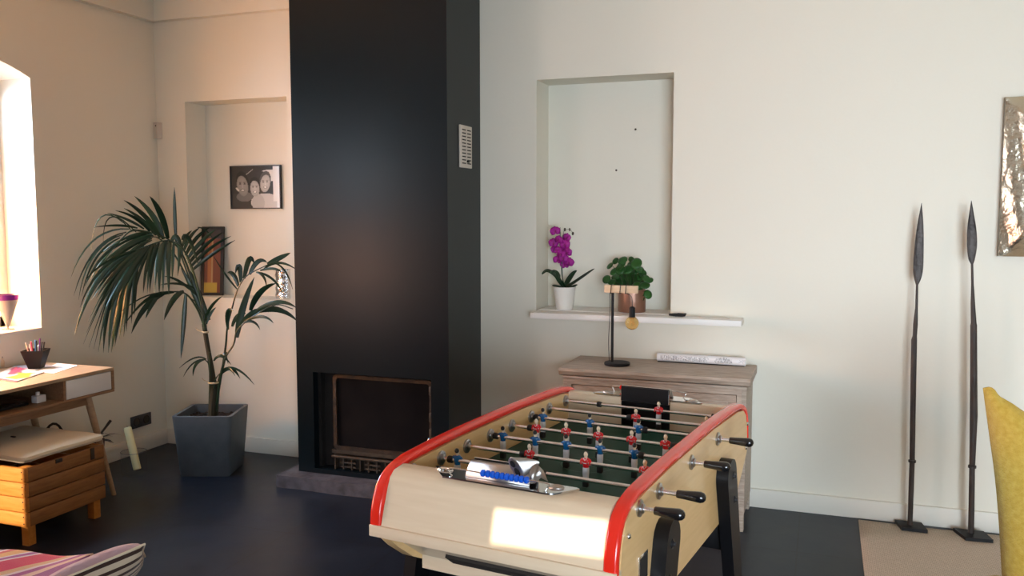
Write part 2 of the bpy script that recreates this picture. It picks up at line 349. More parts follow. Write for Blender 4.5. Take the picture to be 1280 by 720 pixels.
f.box(x0, x1, RY-.10, RY-.04, z0, z0+.12); f.box(x0, x1, RY-.10, RY-.04, z1-.09, z1)
d = struct('window_3', f, 'white_paint'); part('window_pane', MB().box(x0+.05, x1-.05, RY-.072, RY-.068, z0+.06, z1-.05), 'pane', d)
for k, (x0, x1, z0, z1) in enumerate((HI1, HI2)):  # frames of two unseen openings, added to cut the sun into patches
    f = MB(); f.box(x0-.03, x0, RY-.10, RY-.05, z0-.03, z1+.03); f.box(x1, x1+.03, RY-.10, RY-.05, z0-.03, z1+.03); f.box(x0, x1, RY-.10, RY-.05, z0-.03, z0); f.box(x0, x1, RY-.10, RY-.05, z1, z1+.03)
    d = struct('window_%d' % (4+k), f, 'white_paint')
# plaster frieze
CH = (1.39, 2.3635, -.479)
m = MB(); m.box(0, .05, RY, 0, 2.868, H); struct('trim_1', m, 'plaster')
m = MB(); m.box(.05, CH[0], -.05, 0, 2.868, H); m.box(CH[1], RX, -.05, 0, 2.868, H); struct('trim_2', m, 'plaster')
# baseboards
BH = .102
m = MB().box(.0, .016, RY, 0, 0, BH, .003); struct('baseboard_left', m, 'skirting')
m = MB().box(.016, CH[0], -.016, 0, 0, BH, .003); m.box(CH[1], RX, -.016, 0, 0, BH, .003); struct('baseboard_back', m, 'skirting')
m = MB().box(RX-.016, RX, RY, -.016, 0, BH, .003); struct('baseboard_right', m, 'skirting')

# ------------------------------------------------------------------ fireplace
t = thing('fireplace', 'tall blue-black chimney breast with a sooty glazed firebox low in its front', 'fireplace', (1.88, -.24, 0))
off = (1.88, -.24, 0); fx0, fx1, fz0, fz1 = 1.5, 2.256, .10, .672; yf = CH[2]; ys_ = -.004
m = MB(); m.box(CH[0], fx0, yf, ys_, 0, H-.001); m.box(fx1, CH[1], yf, ys_, 0, H-.001); m.box(fx0, fx1, yf, ys_, fz1, H-.001); m.box(fx0, fx1, yf, ys_, 0, fz0)
m.box(fx0, fx1, -.05, ys_, fz0, fz1)
part('chimney_breast', m, 'blackblue', t, off)
m = MB(); m.box(fx0+.001, fx1-.001, -.10, -.051, fz0, fz1-.001); m.box(fx0+.001, fx0+.02, yf+.05, -.10, fz0, fz1-.001); m.box(fx0+.02, fx0+.10, yf+.09, yf+.11, fz0, fz1-.001)
part('firebox_lining', m, 'soot', t, off)
dx0, dx1, dz0, dz1 = 1.612, 2.252, .215, .662
m = MB(); yd = yf+.03
def ringframe(m, x0, x1, z0, z1, w, y0, y1, rr=.03, n=5):
    def rr_(x0, x1, z0, z1, r):
        out = []
        for cx_, cz_, a0 in ((x1-r, z1-r, 0), (x0+r, z1-r, 90), (x0+r, z0+r, 180), (x1-r, z0+r, 270)):
            for k in range(n+1): a = math.radians(a0+90*k/n); out.append((cx_+r*math.cos(a), cz_+r*math.sin(a)))
        return out
    A = rr_(x0, x1, z0, z1, rr); B = rr_(x0+w, x1-w, z0+w, z1-w, max(rr-w*.6, .004)); N = len(A)
    vs = [(a, y0, b) for a, b in A]+[(a, y0, b) for a, b in B]+[(a, y1, b) for a, b in A]+[(a, y1, b) for a, b in B]; fs = []
    for i in range(N):
        j = (i+1) % N
        fs += [(i, j, N+j, N+i), (2*N+i, 3*N+i, 3*N+j, 2*N+j), (i, 2*N+i, 2*N+j, j), (N+i, N+j, 3*N+j, 3*N+i)]
    m.add(vs, fs)
ringframe(m, dx0, dx1, dz0, dz1, .022, yd, yd+.03)
dr = part('firebox_door', m, 'rusty', t, off)
m = MB(); m.box(dx0+.012, dx1-.012, yd+.014, yd+.02, dz0+.012, dz1-.012); part('glass_pane', m, 'fireglass', dr, off)
for zz in (.34, .43, .58): part('hinge', MB().box(dx1-.02, dx1+.003, yd-.012, yd+.004, zz, zz+.05, .003), 'castiron', dr, off)
m = MB(); m.box(fx0+.10, fx1-.004, yd+.0, yd+.03, .195, .215); m.box(fx0+.10, fx1-.004, yd-.01, yd+.03, .168, .182, .004); m.box(fx0+.10, fx1-.004, yd+.03, yd+.04, .10, .2)
for k in range(12):
    xx = 1.62+k*.055; m.box(xx, xx+.008, yd-.008, yd+.03, .102, .17)
for zz in (.115, .14):
    m.box(1.66, 1.76, yd-.006, yd, zz, zz+.01); m.box(1.82, 1.92, yd-.006, yd, zz, zz+.01); m.box(1.98, 2.2, yd-.006, yd, zz, zz+.01)
part('ash_grate', m, 'castiron', t, off)
m = MB(); n = 26
def hearth(u, v):
    x = 1.315+(2.42-1.315)*u; y = yf-.10+(v*.42); return (x, y, .072)
bm_pts = []
random.seed(3)
top = [(1.315, -.595), (1.45, -.59), (1.7, -.60), (2.0, -.592), (2.3, -.60), (2.43, -.59), (2.43, -.30), (2.366, -.30), (2.366, yf-.001), (1.387, yf-.001), (1.387, -.30), (1.315, -.305)]
m.prism([(x+random.uniform(-.004, .004) if y < -.5 else x, y) for x, y in top], 0.0, .072, 'z')
hs = part('hearth_slab', m, 'stone', t, off)
m = MB().prism([(1.387, yf), (fx1, yf), (fx1, yf+.09), (1.5, yf+.09)], .0721, .0995, 'z')
# vent grille on the right flank
t = thing('vent_grille', 'cream slotted ventilation grille high on the right flank of the dark chimney', 'vent', (CH[1]+.001, -.243, 1.845))
m = MB().box(0, .012, -.082, .082, 0, .235, .003); part('grille_plate', m, 'plastic_white', t)
m = MB()
for r in range(11):
    for s in (-1, 1): m.box(.0115, .0135, s*.036-.026, s*.036+.026, .022+r*.0185, .028+r*.0185)
part('slot', m, 'slot_dark', t, label='rows of narrow dark slots')
m = MB().box(.0125, .02, .0, .03, .03, .042, .003); part('lever', m, 'black_matt', t)

# ------------------------------------------------------------------ small wall fittings
t = thing('motion_sensor', 'small beige alarm sensor in the corner of the two walls', 'sensor', (.026, -.02, 2.10))
m = MB().hexa([(-.024, -.014, 0), (.016, -.024, 0), (.024, .014, 0), (-.016, .018, 0)], [(-.024, -.014, .105), (.016, -.024, .105), (.024, .014, .105), (-.016, .018, .105)])
part('housing', m, 'plastic_white', t); part('lens', MB().ball((.002, -.021, .082), .005, .003, .005), 'slot_dark', t)
t = thing('power_outlet', 'anthracite double power outlet low on the left wall near the grey planter', 'socket', (0, -.247, .17))
part('outlet_plate', MB().box(.001, .012, -.09, .09, 0, .082, .003), 'socket', t)
for s in (-1, 1):
    m = MB().lathe([(.0001, .0125), (.024, .0125), (.026, .014), (.028, .0125), (.028, .011)], (0, s*.043, .041), 20, axis='X'); part('socket', m, 'black_gloss', t)
for px, py, lb in ((795, 162, 'upper small dark nail in the back of the right niche'), (771, 213, 'lower small dark nail in the back of the right niche')):
    q = atY(px, py, N2[4]); one('nail', MB().lathe([(.0008, 0), (.0015, -.010), (.006, -.012), (.006, -.014), (.001, -.015)], (q.x, q.y, q.z), 10, axis='Y'), 'castiron', lb, 'nail', tuple(q))
# white shelf board in right niche
one('wall_shelf', MB().box(2.722, 3.488, -.001, .228, 1.001, 1.034).box(2.722, 3.886, -.15, -.0005, .998, 1.030, .002), 'white_paint', 'long white shelf board running out of the right niche along the wall', 'shelf', (3.3, 0, 1.0))

# ------------------------------------------------------------------ framed photo in the left niche
t = thing('framed_photo', 'black framed black and white photo of three smiling people hanging in the left niche', 'picture', (.707, .199, 1.63)) ; 
p0 = atY(289, 261, .185); p1 = atY(350.5, 206, .185); x0, x1, z0, z1 = p0.x, p1.x, p0.z, p1.z
off = (.707, .199, 1.63)
m = MB(); e = .007
m.box(x0, x1, .178, .199, z0, z0+e); m.box(x0, x1, .178, .199, z1-e, z1); m.box(x0, x0+e, .178, .199, z0+e, z1-e); m.box(x1-e, x1, .178, .199, z0+e, z1-e)
part('picture_frame', m, 'blackframe', t, off)
def photo_col(u, v):   # u right, v up
    c = .045
    if v > .72 and abs((u-.28)-(v-.78)*1.1) < .012 and u < .45: c = .35
    def el(cx, cy, rx, ry, rot=0):
        dx, dy = u-cx, v-cy; a, b = dx*math.cos(rot)+dy*math.sin(rot), -dx*math.sin(rot)+dy*math.cos(rot); return (a/rx)**2+(b/ry)**2
    if u > .60 and v > .15 and el(.80, .78, .26, .14) < 1: c = .75
    if v < .34 and abs(u-.16) < .25: c = .05
    if el(.27, .27, .17, .12) < 1: c = .16
    if el(.70, .13, .30, .22) < 1: c = .62
    if el(.55, .12, .13, .22) < 1: c = .5
    if el(.62, .80, .10, .09) < 1: c = .05
    def face(cx, cy, rx, ry, rot, g, hair):
        nonlocal c
        if el(cx, cy+ry*.28, rx*1.15, ry*.98, rot) < 1: c = hair
        q = el(cx, cy-ry*.06, rx, ry*.92, rot)
        if q < 1:
            c = g*(1-.25*q)
            for s in (-1, 1):
                if el(cx+s*rx*.4, cy+ry*.12, rx*.20, ry*.07, rot) < 1: c = g*.25
                if el(cx+s*rx*.4, cy+ry*.27, rx*.26, ry*.04, rot) < 1: c = g*.35
            if el(cx+rx*.05, cy-ry*.1, rx*.10, ry*.2, rot) < 1: c = g*1.25
            e1 = el(cx+rx*.02, cy-ry*.45, rx*.42, ry*.13, rot)
            if e1 < 1: c = g*.45 if e1 > .45 else min(g*1.8, .85)
    face(.23, .55, .115, .27, .12, .30, .03); face(.70, .60, .10, .23, -.12, .55, .10); face(.485, .48, .095, .21, .05, .52, .03)
    if u > .93 or (u > .86 and v > .15): c = max(c, .80)
    if el(.125, .45, .02, .05, .6) < 1: c = .6
    return (c*1.02, c, c*.95)
NU, NV = 96, 80; m = MB(); m.grid(lambda a, b: (x0+e+(x1-x0-2*e)*a, .186, z0+e+(z1-z0-2*e)*b), NU, NV)
part('photo_print', m, vcmat('photo_print', .15, coat=.8), t, off, colors=[photo_col(i/NU, j/NV) for i in range(NU+1) for j in range(NV+1)])

# narrow frame leaning in left niche
t = thing('leaning_picture', 'narrow black framed abstract picture in orange and brown leaning in the left niche', 'picture', (.33, .1, 1.0325))
t.rotation_euler = (math.radians(-7), 0, math.radians(18))
m = MB(); fw, fh = .155, .475; e = .02
m.box(-fw/2, fw/2, 0, .02, 0, e); m.box(-fw/2, fw/2, 0, .02, fh-e, fh); m.box(-fw/2, -fw/2+e, 0, .02, e, fh-e); m.box(fw/2-e, fw/2, 0, .02, e, fh-e)
part('picture_frame', m, 'blackframe', t)
def art(u, v):
    random.seed(int(u*9)*7+1); k = random.random()
    c = (.42, .14, .035) if k > .5 else (.20, .05, .02)
    if .44 < u < .52: c = (.5, .3, .12)
    if v < .16 and u < .8: c = (.55, .38, .05)
    if v > .86: c = (.05, .03, .025)
    return c
m = MB(); m.grid(lambda a, b: (-fw/2+e+(fw-2*e)*a, .008, e+(fh-2*e)*b), 36, 60); part('artwork', m, vcmat('striped_art', .3), t, colors=[art(i/36, j/60) for i in range(37) for j in range(61)])
# silver crinkled container
t = thing('silver_canister', 'shiny crinkled silver canister at the right end of the left niche', 'container', (.92, .095, 1.0325))
pr = [(.001, 0), (.058, 0)]+[(.060+.004*math.sin(k*1.7), .01+k*.012) for k in range(15)]+[(.058, .192), (.050, .192), (.049, .02), (.001, .02)]
part('canister_body', MB().lathe(pr, (0, 0, 0), 20, 1, .7), 'silver', t)

# ------------------------------------------------------------------ palm
PB = Vector((.735, -.435, 0))
t = thing('potted_palm', 'tall dark green palm in a square grey planter left of the chimney', 'plant', PB)
palm = t
rz = math.radians(20)
def rot2(x, y, a=rz): return (x*math.cos(a)-y*math.sin(a), x*math.sin(a)+y*math.cos(a))
def rsq(h, r, z, n=4):
    out = []
    for sx, sy, a0 in ((1, 1, 0), (-1, 1, 90), (-1, -1, 180), (1, -1, 270)):
        for k in range(n+1):
            a = math.radians(a0+90*k/n); x, y = sx*(h-r)+r*math.cos(a), sy*(h-r)+r*math.sin(a); out.append((*rot2(x, y), z))
    return out
rings = [rsq(.145, .02, 0), rsq(.152, .025, .012), rsq(.180, .025, .372), rsq(.180, .024, .378), rsq(.160, .02, .378), rsq(.157, .02, .31)]
m = MB(); N = len(rings[0]); vs = [p for r in rings for p in r]; fs = [tuple(range(N-1, -1, -1))]
for i in range(len(rings)-1):
    for k in range(N): fs.append((i*N+k, i*N+(k+1) % N, (i+1)*N+(k+1) % N, (i+1)*N+k))
m.add(vs, fs); part('planter', m, 'concrete', t)
m = MB(); random.seed(5)
def soilf(a, b):
    x, y = rot2((a-.5)*.31, (b-.5)*.31); return (x, y, .325+random.uniform(-.006, .012))
m.grid(soilf, 26, 26); part('soil', m, 'soil', t)
def L(p): return Vector(p)-PB
def leaflet(m, base, d, side, length, width, droop, n=6, fold=.25):
    d = d.normalized(); p = base.copy(); seg = length/n; rows = []
    for i in range(n+1):
        s = i/n; wd = width*math.sin(PI*min(max(.12+.88*s, 0), 1))**.8*(1-.15*s) if i < n else .0008
        sd = (side-d*side.dot(d)).normalized(); nn = d.cross(sd).normalized()
        rows.append((p-sd*wd+nn*wd*fold, p.copy(), p+sd*wd+nn*wd*fold)); p = p+d*seg; d = (d+Vector((0, 0, -1))*droop*(.4+s)).normalized()
    vs = [q for r in rows for q in r]; fs = []
    for i in range(n): fs += [(i*3, i*3+1, i*3+4, i*3+3), (i*3+1, i*3+2, i*3+5, i*3+4)]
    m.add(vs, fs)
def frond(pts, start, count, ln, wid, droop=.12, r0=.007, sp=55, up=Vector((0, 0, 1)), upk=.15, sides=(1, -1), seed=1, curve=8):
    random.seed(seed); P = crom([L(p) for p in pts], curve); m = MB(); nP = len(P)
    m.tube(P, [r0*(1-.8*i/nP)+.001 for i in range(nP)], 6)
    for k in range(count):
        s = start+(1-start)*k/(count-1)*.995; f_ = s*(nP-1); i = min(int(f_), nP-2); q = P[i].lerp(P[i+1], f_-i)
        tg = (P[min(i+1, nP-1)]-P[max(i-1, 0)]).normalized(); sd = tg.cross(up)
        if sd.length < .1: sd = tg.cross(Vector((0, 1, 0)))
        sd.normalize(); nrm = sd.cross(tg)
        prof = .55+.45*math.sin(PI*min(1, .18+.8*(k/(count-1))))
        for s_ in sides:
            a = math.radians(sp*(1-.55*k/(count-1))+random.uniform(-5, 5)); dd = tg*math.cos(a)+sd*s_*math.sin(a)+nrm*(upk+random.uniform(-.08, .08))
            leaflet(m, q, dd, tg, ln*prof*random.uniform(.88, 1.1), wid*random.uniform(.85, 1.1), droop*random.uniform(.8, 1.25))
    return part('frond', m, 'leaf', palm, ang=60)
# trunk
def Pt(px, py, y): return atY(px, py, y)
tr = crom([Vector((.745, -.44, .31)), Pt(267, 492, -.44), Pt(264, 460, -.44), Pt(258, 425, -.45), Pt(255, 405, -.46)], 5)
m = MB().tube([L(p) for p in tr], [.030-.016*min(1, i/12) for i in range(len(tr))], 10); part('trunk', m, 'bark', t)
m = MB().tube([L(Vector((.76, -.43, .31))), L(Pt(273, 480, -.42)), L(Pt(283, 440, -.40))], [.014, .010, .007], 8).tube([L(Vector((.72, -.43, .31))), L(Pt(263, 480, -.46)), L(Pt(262, 440, -.46))], [.012, .009, .006], 8)
part('stem', m, 'stem', t)
for q, r in ((Pt(267, 478, -.44), .034), (Pt(257, 415, -.455), .020)):
    m = MB().lathe([(r*.8, -.006), (r, -.003), (r, .003), (r*.8, .006)], L(q), 14); m.tube([L(q)+Vector((-r, 0, 0)), L(q)+Vector((-r-.03, -.01, .012)), L(q)+Vector((-r-.045, -.01, .025))], .0025, 5); part('raffia_tie', m, 'string', t)
TOP = Pt(255, 405, -.46)
def ydep(px):
    return -.45-(255-px)*.0034 if px < 255 else -.45+(px-255)*.0011
def PP(px, py, dy=0): return atY(px, py, ydep(px)+dy)-PB
def clampv(v):
    w_ = v+PB; w_.x = max(w_.x, .03)
    if w_.y > -.5: w_.x = min(w_.x, 1.372)
    if not (w_.z > 1.05 and .26 < w_.x < 1.0): w_.y = min(w_.y, -.03)
    return w_-PB
def blade(m, b0, c0, t0, wpx, dyb, dyt, n=9, twist=0):
    A, T_ = PP(*b0, dyb), PP(*t0, dyt); C0 = PP(*c0, (dyb+dyt)/2); rows = []; view = (Vector((CX, CY, CZ))-PB-C0).normalized()
    for i in range(n+1):
        q = i/n; p = A*(1-q)**2+C0*2*q*(1-q)+T_*q*q; tg = ((C0-A)*(1-q)+(T_-C0)*q).normalized(); sd = tg.cross(view)
        if sd.length < .05: sd = Vector((0, 0, 1))
        sd.normalize(); sd = (Matrix.Rotation(twist*(.3+q), 3, tg) @ sd); nn = tg.cross(sd)
        wd = wpx*.0048*(math.sin(PI*min(1, .10+.89*q))**.65)*(1-.25*q) if i < n else .0006
        rows.append((clampv(p-sd*wd+nn*wd*.3), clampv(p), clampv(p+sd*wd+nn*wd*.3)))
    vs = [x for r in rows for x in r]; fs = []
    for i in range(n): fs += [(i*3, i*3+1, i*3+4, i*3+3), (i*3+1, i*3+2, i*3+5, i*3+4)]
    m.add(vs, fs)
def fan(seed, leaves, dyb, dyt, ribs=(), fill=0, jit=.03):
    random.seed(seed); m = MB(); allv = list(leaves)
    if fill:
        for k in range(len(leaves)-1):
            a, b = leaves[k], leaves[k+1]
            for f_ in range(fill):
                q = (f_+1)/(fill+1); allv.append(tuple(tuple(a[i][j]*(1-q)+b[i][j]*q+random.uniform(-1.5, 1.5) for j in (0, 1)) for i in range(3))+((a[3]*(1-q)+b[3]*q)*.85,))
    for b0, c0, t0, wp in allv: blade(m, b0, c0, t0, wp, dyb, dyt+random.uniform(-jit, jit)*2, twist=random.uniform(-.5, .5))
    for rb in ribs: P = crom([PP(*q, dyb) if len(q) == 2 else Vector(q)-PB for q in rb], 6); m.tube([clampv(p) for p in P], [.0075-.005*i/len(P) for i in range(len(P))], 6)
    return part('frond', m, 'leaf', palm, ang=60)
fan(1, [((210, 298), (203, 262), (187, 245), 4.2), ((204, 299), (196, 268), (168, 245), 3.8), ((200, 297), (186, 268), (155, 250), 3.2), ((195, 294), (180, 272), (155, 260), 2.6), ((187, 289), (170, 268), (144, 263), 2.2), ((180, 286), (160, 272), (134, 266), 1.8), ((172, 285), (150, 279), (117, 284), 1.8)], 0, -.04, ribs=[[(256, 410), (243, 360), (228, 318), (212, 300), (190, 291), (165, 286)]])
fan(2, [((165, 288), (118, 238), (114, 312), 1.0), ((170, 290), (128, 245), (129, 304), 1.0), ((162, 286), (110, 282), (88, 348), 1.3), ((158, 290), (112, 298), (92, 370), 1.4), ((154, 293), (108, 305), (98, 375), 1.3), ((150, 297), (114, 312), (102, 370), 1.5), ((150, 302), (120, 322), (106, 358), 1.7), ((146, 305), (128, 322), (112, 350), 2)], .0, .0, ribs=[[(185, 290), (165, 288), (150, 300)]])
fan(3, [((190, 292), (165, 285), (118, 322), 2), ((192, 294), (160, 296), (122, 335), 2.4), ((188, 296), (160, 305), (118, 345), 2.4), ((190, 300), (150, 315), (110, 402), 1.6), ((185, 300), (148, 318), (104, 430), 1.3), ((182, 302), (140, 330), (117, 436), 1.5), ((180, 304), (133, 335), (129, 441), 4.0), ((178, 306), (150, 340), (139, 441), 5.5), ((176, 308), (158, 345), (149, 424), 3.5), ((174, 310), (160, 350), (158, 414), 2.6), ((172, 312), (170, 350), (168, 394), 2.6), ((188, 290), (175, 292), (150, 300), 2.6)], .05, .05, ribs=[[(256, 410), (238, 358), (218, 318), (195, 296), (178, 306)]], fill=1)
fan(4, [((213, 301), (209, 310), (211, 369), 3.4), ((206, 302), (198, 312), (199, 368), 3.2), ((199, 303), (190, 318), (187, 366), 2.6), ((193, 305), (182, 325), (179, 366), 2.4), ((189, 306), (165, 338), (156, 376), 2.2), ((186, 308), (155, 345), (135, 393), 2.2), ((182, 309), (150, 335), (126, 381), 2.2), ((178, 311), (145, 330), (120, 373), 2.2), ((174, 312), (135, 333), (112, 369), 1.8), ((170, 313), (118, 325), (93, 418), 3.4), ((168, 314), (122, 326), (106, 352), 1.3)], -.14, -.22, ribs=[[(256, 410), (247, 358), (232, 316), (213, 301), (190, 305), (168, 314)]], fill=1)
fan(5, [((240, 338), (262, 318), (294, 300), 2.6), ((238, 334), (260, 308), (289, 295), 2.6), ((236, 329), (255, 305), (279, 290), 2.8), ((234, 324), (250, 300), (270, 286), 2.8), ((232, 319), (243, 295), (262, 284), 2.8), ((230, 313), (236, 292), (250, 284), 2.6), ((228, 308), (232, 292), (240, 288), 2.2), ((247, 284), (258, 284), (267, 300), 1.2)], .02, .06, ribs=[[(258, 405), (250, 368), (241, 340), (228, 308)]])
fan(6, [((228, 300), (233, 280), (248, 332), 3.2), ((214, 302), (222, 282), (229, 320), 3.2), ((222, 302), (226, 312), (222, 345), 2.2), ((217, 302), (216, 322), (215, 350), 2.2), ((250, 372), (222, 345), (205, 345), 2), ((246, 362), (225, 350), (200, 356), 1.8), ((254, 398), (240, 355), (226, 335), 3.4), ((262, 400), (246, 360), (238, 338), 3.2), ((256, 400), (262, 380), (278, 370), 2.2), ((258, 404), (262, 390), (270, 384), 2.2)], -.05, -.06)
m = MB(); blade(m, (220, 302), (218, 265), (218, 234), 2.4, 0, 0); m.tube([L(TOP), PP(238, 352), PP(220, 302)], .005, 6); part('frond', m, 'leaf', palm, ang=60)
fan(7, [((214, 366), (185, 360), (154, 408), 2), ((205, 367), (180, 376), (164, 417), 4), ((212, 366), (180, 362), (145, 395), 1), ((200, 368), (188, 380), (182, 398), 2.4), ((230, 364), (215, 368), (205, 400), 3.8), ((218, 365), (195, 365), (170, 385), 2.6)], -.10, -.16, ribs=[[(257, 412), (246, 385), (230, 366), (205, 366), (185, 372)]])
m = MB(); blade(m, (232, 368), (230, 400), (226, 448), 3.2, -.06, -.08); m.tube([L(TOP), PP(246, 378, -.03), PP(232, 368, -.06)], .003, 5); part('frond', m, 'leaf', palm, ang=60)
fan(8, [((297, 362), (282, 345), (267, 320), 1.4), ((298, 358), (292, 336), (284, 341), 3.2), ((301, 353), (300, 318), (294, 342), 3.6), ((305, 348), (312, 308), (318, 330), 3.8), ((312, 343), (322, 318), (334, 328), 3.4), ((334, 330), (350, 322), (363, 316), 3.6), ((330, 336), (348, 320), (372, 338), 2), ((325, 338), (345, 332), (353, 341), 2), ((320, 340), (332, 342), (333, 358), 1.8), ((322, 340), (345, 345), (354, 369), 1.8), ((340, 328), (358, 330), (366, 362), 1.3)], .02, .05, ribs=[[(.755, -.43, .34), (281, 440), (284, 410), (290, 385), (297, 362), (308, 345), (330, 333), (348, 325)]])
fan(9, [((296, 422), (300, 385), (318, 346), 4.8), ((313, 388), (322, 360), (345, 354), 4.4), ((285, 412), (281, 380), (292, 388), 3), ((290, 408), (296, 388), (308, 392), 3), ((298, 410), (318, 380), (336, 390), 3.8), ((305, 402), (330, 388), (342, 404), 2.2), ((300, 405), (318, 395), (325, 412), 2), ((315, 392), (345, 375), (368, 398), 3.2), ((320, 388), (350, 368), (371, 385), 3.2), ((310, 396), (340, 380), (352, 390), 2), ((322, 390), (352, 380), (372, 402), 3.6)], -.02, .0, ribs=[[(.765, -.44, .34), (279, 455), (292, 430), (297, 412), (318, 394), (345, 381), (366, 386)]], fill=0)
fan(10, [((258, 449), (245, 440), (224, 460), 1.2), ((257, 449), (240, 448), (229, 471), 1.2), ((256, 449), (241, 451), (241, 470), 2.2), ((267, 451), (275, 436), (289, 456), 2.2), ((274, 444), (283, 438), (285, 455), 1.3), ((277, 468), (284, 452), (294, 470), 2), ((278, 466), (290, 452), (300, 473), 2.6), ((278, 462), (295, 452), (318, 481), 1.7)], -.02, -.04, ribs=[[(.75, -.45, .40), (262, 460), (256, 449)], [(.755, -.43, .38), (268, 478), (277, 464)]])

# ------------------------------------------------------------------ desk
DX, DY1, DY0, DZ = .572, -1.035, -2.35, .737
t = thing('desk', 'light oak writing desk with a white drawer standing against the left wall', 'desk', (.29, -1.7, 0)); off = (.29, -1.7, 0)
zb = .600
m = MB().box(.018, DX, DY0, DY1, DZ-.018, DZ, .002); part('desk_top', m, 'desk_oak', t, off)
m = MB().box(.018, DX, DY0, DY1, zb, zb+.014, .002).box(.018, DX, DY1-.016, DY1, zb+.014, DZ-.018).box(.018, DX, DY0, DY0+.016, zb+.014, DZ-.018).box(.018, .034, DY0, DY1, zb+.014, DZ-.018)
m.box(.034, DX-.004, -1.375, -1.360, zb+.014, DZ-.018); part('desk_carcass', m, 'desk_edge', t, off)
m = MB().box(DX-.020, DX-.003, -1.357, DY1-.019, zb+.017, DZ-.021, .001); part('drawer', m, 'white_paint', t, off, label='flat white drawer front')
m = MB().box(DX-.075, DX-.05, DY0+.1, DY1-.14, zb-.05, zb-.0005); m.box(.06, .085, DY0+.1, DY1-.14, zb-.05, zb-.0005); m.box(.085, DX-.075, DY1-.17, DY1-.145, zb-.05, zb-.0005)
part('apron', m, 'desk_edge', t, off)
for sx, sy, yb, yt in ((1, 1, -1.025, -1.17), (0, 1, -1.025, -1.17), (1, 0, -2.36, -2.2), (0, 0, -2.36, -2.2)):
    xt, xb = (DX-.06, DX-.045) if sx else (.075, .06)
    part('leg', MB().tube([(xb, yb, 0), (xt, yt, zb-.001)], [.013, .021], 12), 'desk_oak', t, off)

# desk contents
def cup_thing():
    b = (.205, -1.215, DZ+.0005); t = thing('pencil_cup', 'black square tapered pencil cup full of pens on the desk', 'pen holder', b)
    m = MB(); a, c = .030, .058; h = .105
    rg = [[(s*q, s2*q, z) for s, s2 in ((1, 1), (-1, 1), (-1, -1), (1, -1))] for q, z in ((a, 0), (c, h), (c-.004, h), (a-.003, .006))]
    vs = [p for r in rg for p in r]; fs = [(3, 2, 1, 0), (12, 13, 14, 15)]
    for i in range(3):
        for k in range(4): fs.append((i*4+k, i*4+(k+1) % 4, (i+1)*4+(k+1) % 4, (i+1)*4+k))
    m.add(vs, fs); m.xf(Matrix.Rotation(.5, 4, 'Z')); part('cup_body', m, 'black_matt', t)
    random.seed(21); cs = [(.75, .8, .85), (.05, .25, .6), (.7, .12, .25), (.03, .03, .04), (.6, .62, .68), (.02, .02, .03), (.15, .02, .2), (.8, .75, .7), (.03, .03, .03)]
    for k, c_ in enumerate(cs):
        a_ = k*2.4; r1, r2 = .008+.002*k, .022+.0035*k
        p0 = (r1*math.cos(a_), r1*math.sin(a_), .012+.001*k); p1 = (r2*math.cos(a_), r2*math.sin(a_), .125+random.uniform(0, .045))
        mm = mat('pen_colour_%d' % k, c_, .35); q = tag(part('pen', MB().tube([p0, p1], .004, 8), mm, None), '', 'pen')
        q.location = b; names = ['white', 'blue', 'pink', 'black', 'silver', 'dark blue', 'purple', 'cream', 'dark grey']
        q['label'] = names[k]+' pen standing in the black pencil cup on the desk'; q['group'] = 'pens in the pencil cup'
cup_thing()
def sheet(name, corners, h, m, label, cat, z=DZ+.0006, **k):
    b = [(*c, z) for c in corners]; tp = [(*c, z+h) for c in corners]; c0 = (sum(c[0] for c in corners)/4, sum(c[1] for c in corners)/4, z)
    return one(name, MB().hexa(b, tp), m, label, cat, c0, **k)
def deskpx(l): return [tuple(atZ(x, y, DZ)[:2]) for x, y in l]
M['mag'] = vcmat('magazine_print', .3, coat=.3)
def mag():
    c = deskpx([(-14, 473), (20, 478), (55, 466), (18, 459)]); A, B, C_, D = [Vector((*p, DZ+.006)) for p in c]
    m = MB(); cols = []
    N = 24
    m.grid(lambda u, v: tuple(A.lerp(B, u).lerp(D.lerp(C_, u), v)), N, N)
    for i in range(N+1):
        for j in range(N+1):
            u, v = i/N, j/N; c_ = (.75, .72, .68)
            if .12 < u+.10*math.sin(v*9) < .52 and v > .48+.1*math.sin(u*14): c_ = (.75, .06, .12) if (u*7+v*3) % 1 > .3 else (.10, .06, .20)
            if .50 < u+.08*math.sin(v*11) < .93 and .15 < v < .72+.08*math.sin(u*9): c_ = (.85, .60, .05) if (u*5-v*4) % 1 > .25 else (.80, .35, .08)
            if v < .08: c_ = (.65, .05, .15)
            cols.append(c_)
    b = [(p.x, p.y, DZ+.001) for p in (A, B, C_, D)]; tp = [(p.x, p.y, DZ+.0057) for p in (A, B, C_, D)]
    base = ((A+C_)/2); base = (base.x, base.y, DZ)
    t = thing('magazine', 'open colourful magazine with red and yellow pictures near the front edge of the desk', 'magazine', base)
    part('pages', MB().hexa(b, tp), 'paper', t, base); part('cover', m, 'mag', t, base, colors=cols)
mag()
sheet('paper_sheet', deskpx([(46, 465), (67, 467), (97, 457), (72, 454)]), .002, 'paper', 'white paper sheet lying at the far right of the desk top', 'paper')
M['bluepaper'] = mat('blue_grey_print', (.38, .42, .50), .5)
sheet('brochure', deskpx([(14, 458), (40, 464), (68, 458), (45, 455)]), .0025, 'bluepaper', 'blue grey brochure lying between the magazine and the white sheet', 'paper')
b = tuple(atZ(2, 459, DZ)); m = MB().lathe([(.001, 0), (.022, 0), (.024, .03), (.020, .045), (.022, .05), (.001, .05)], (0, 0, 0), 18)
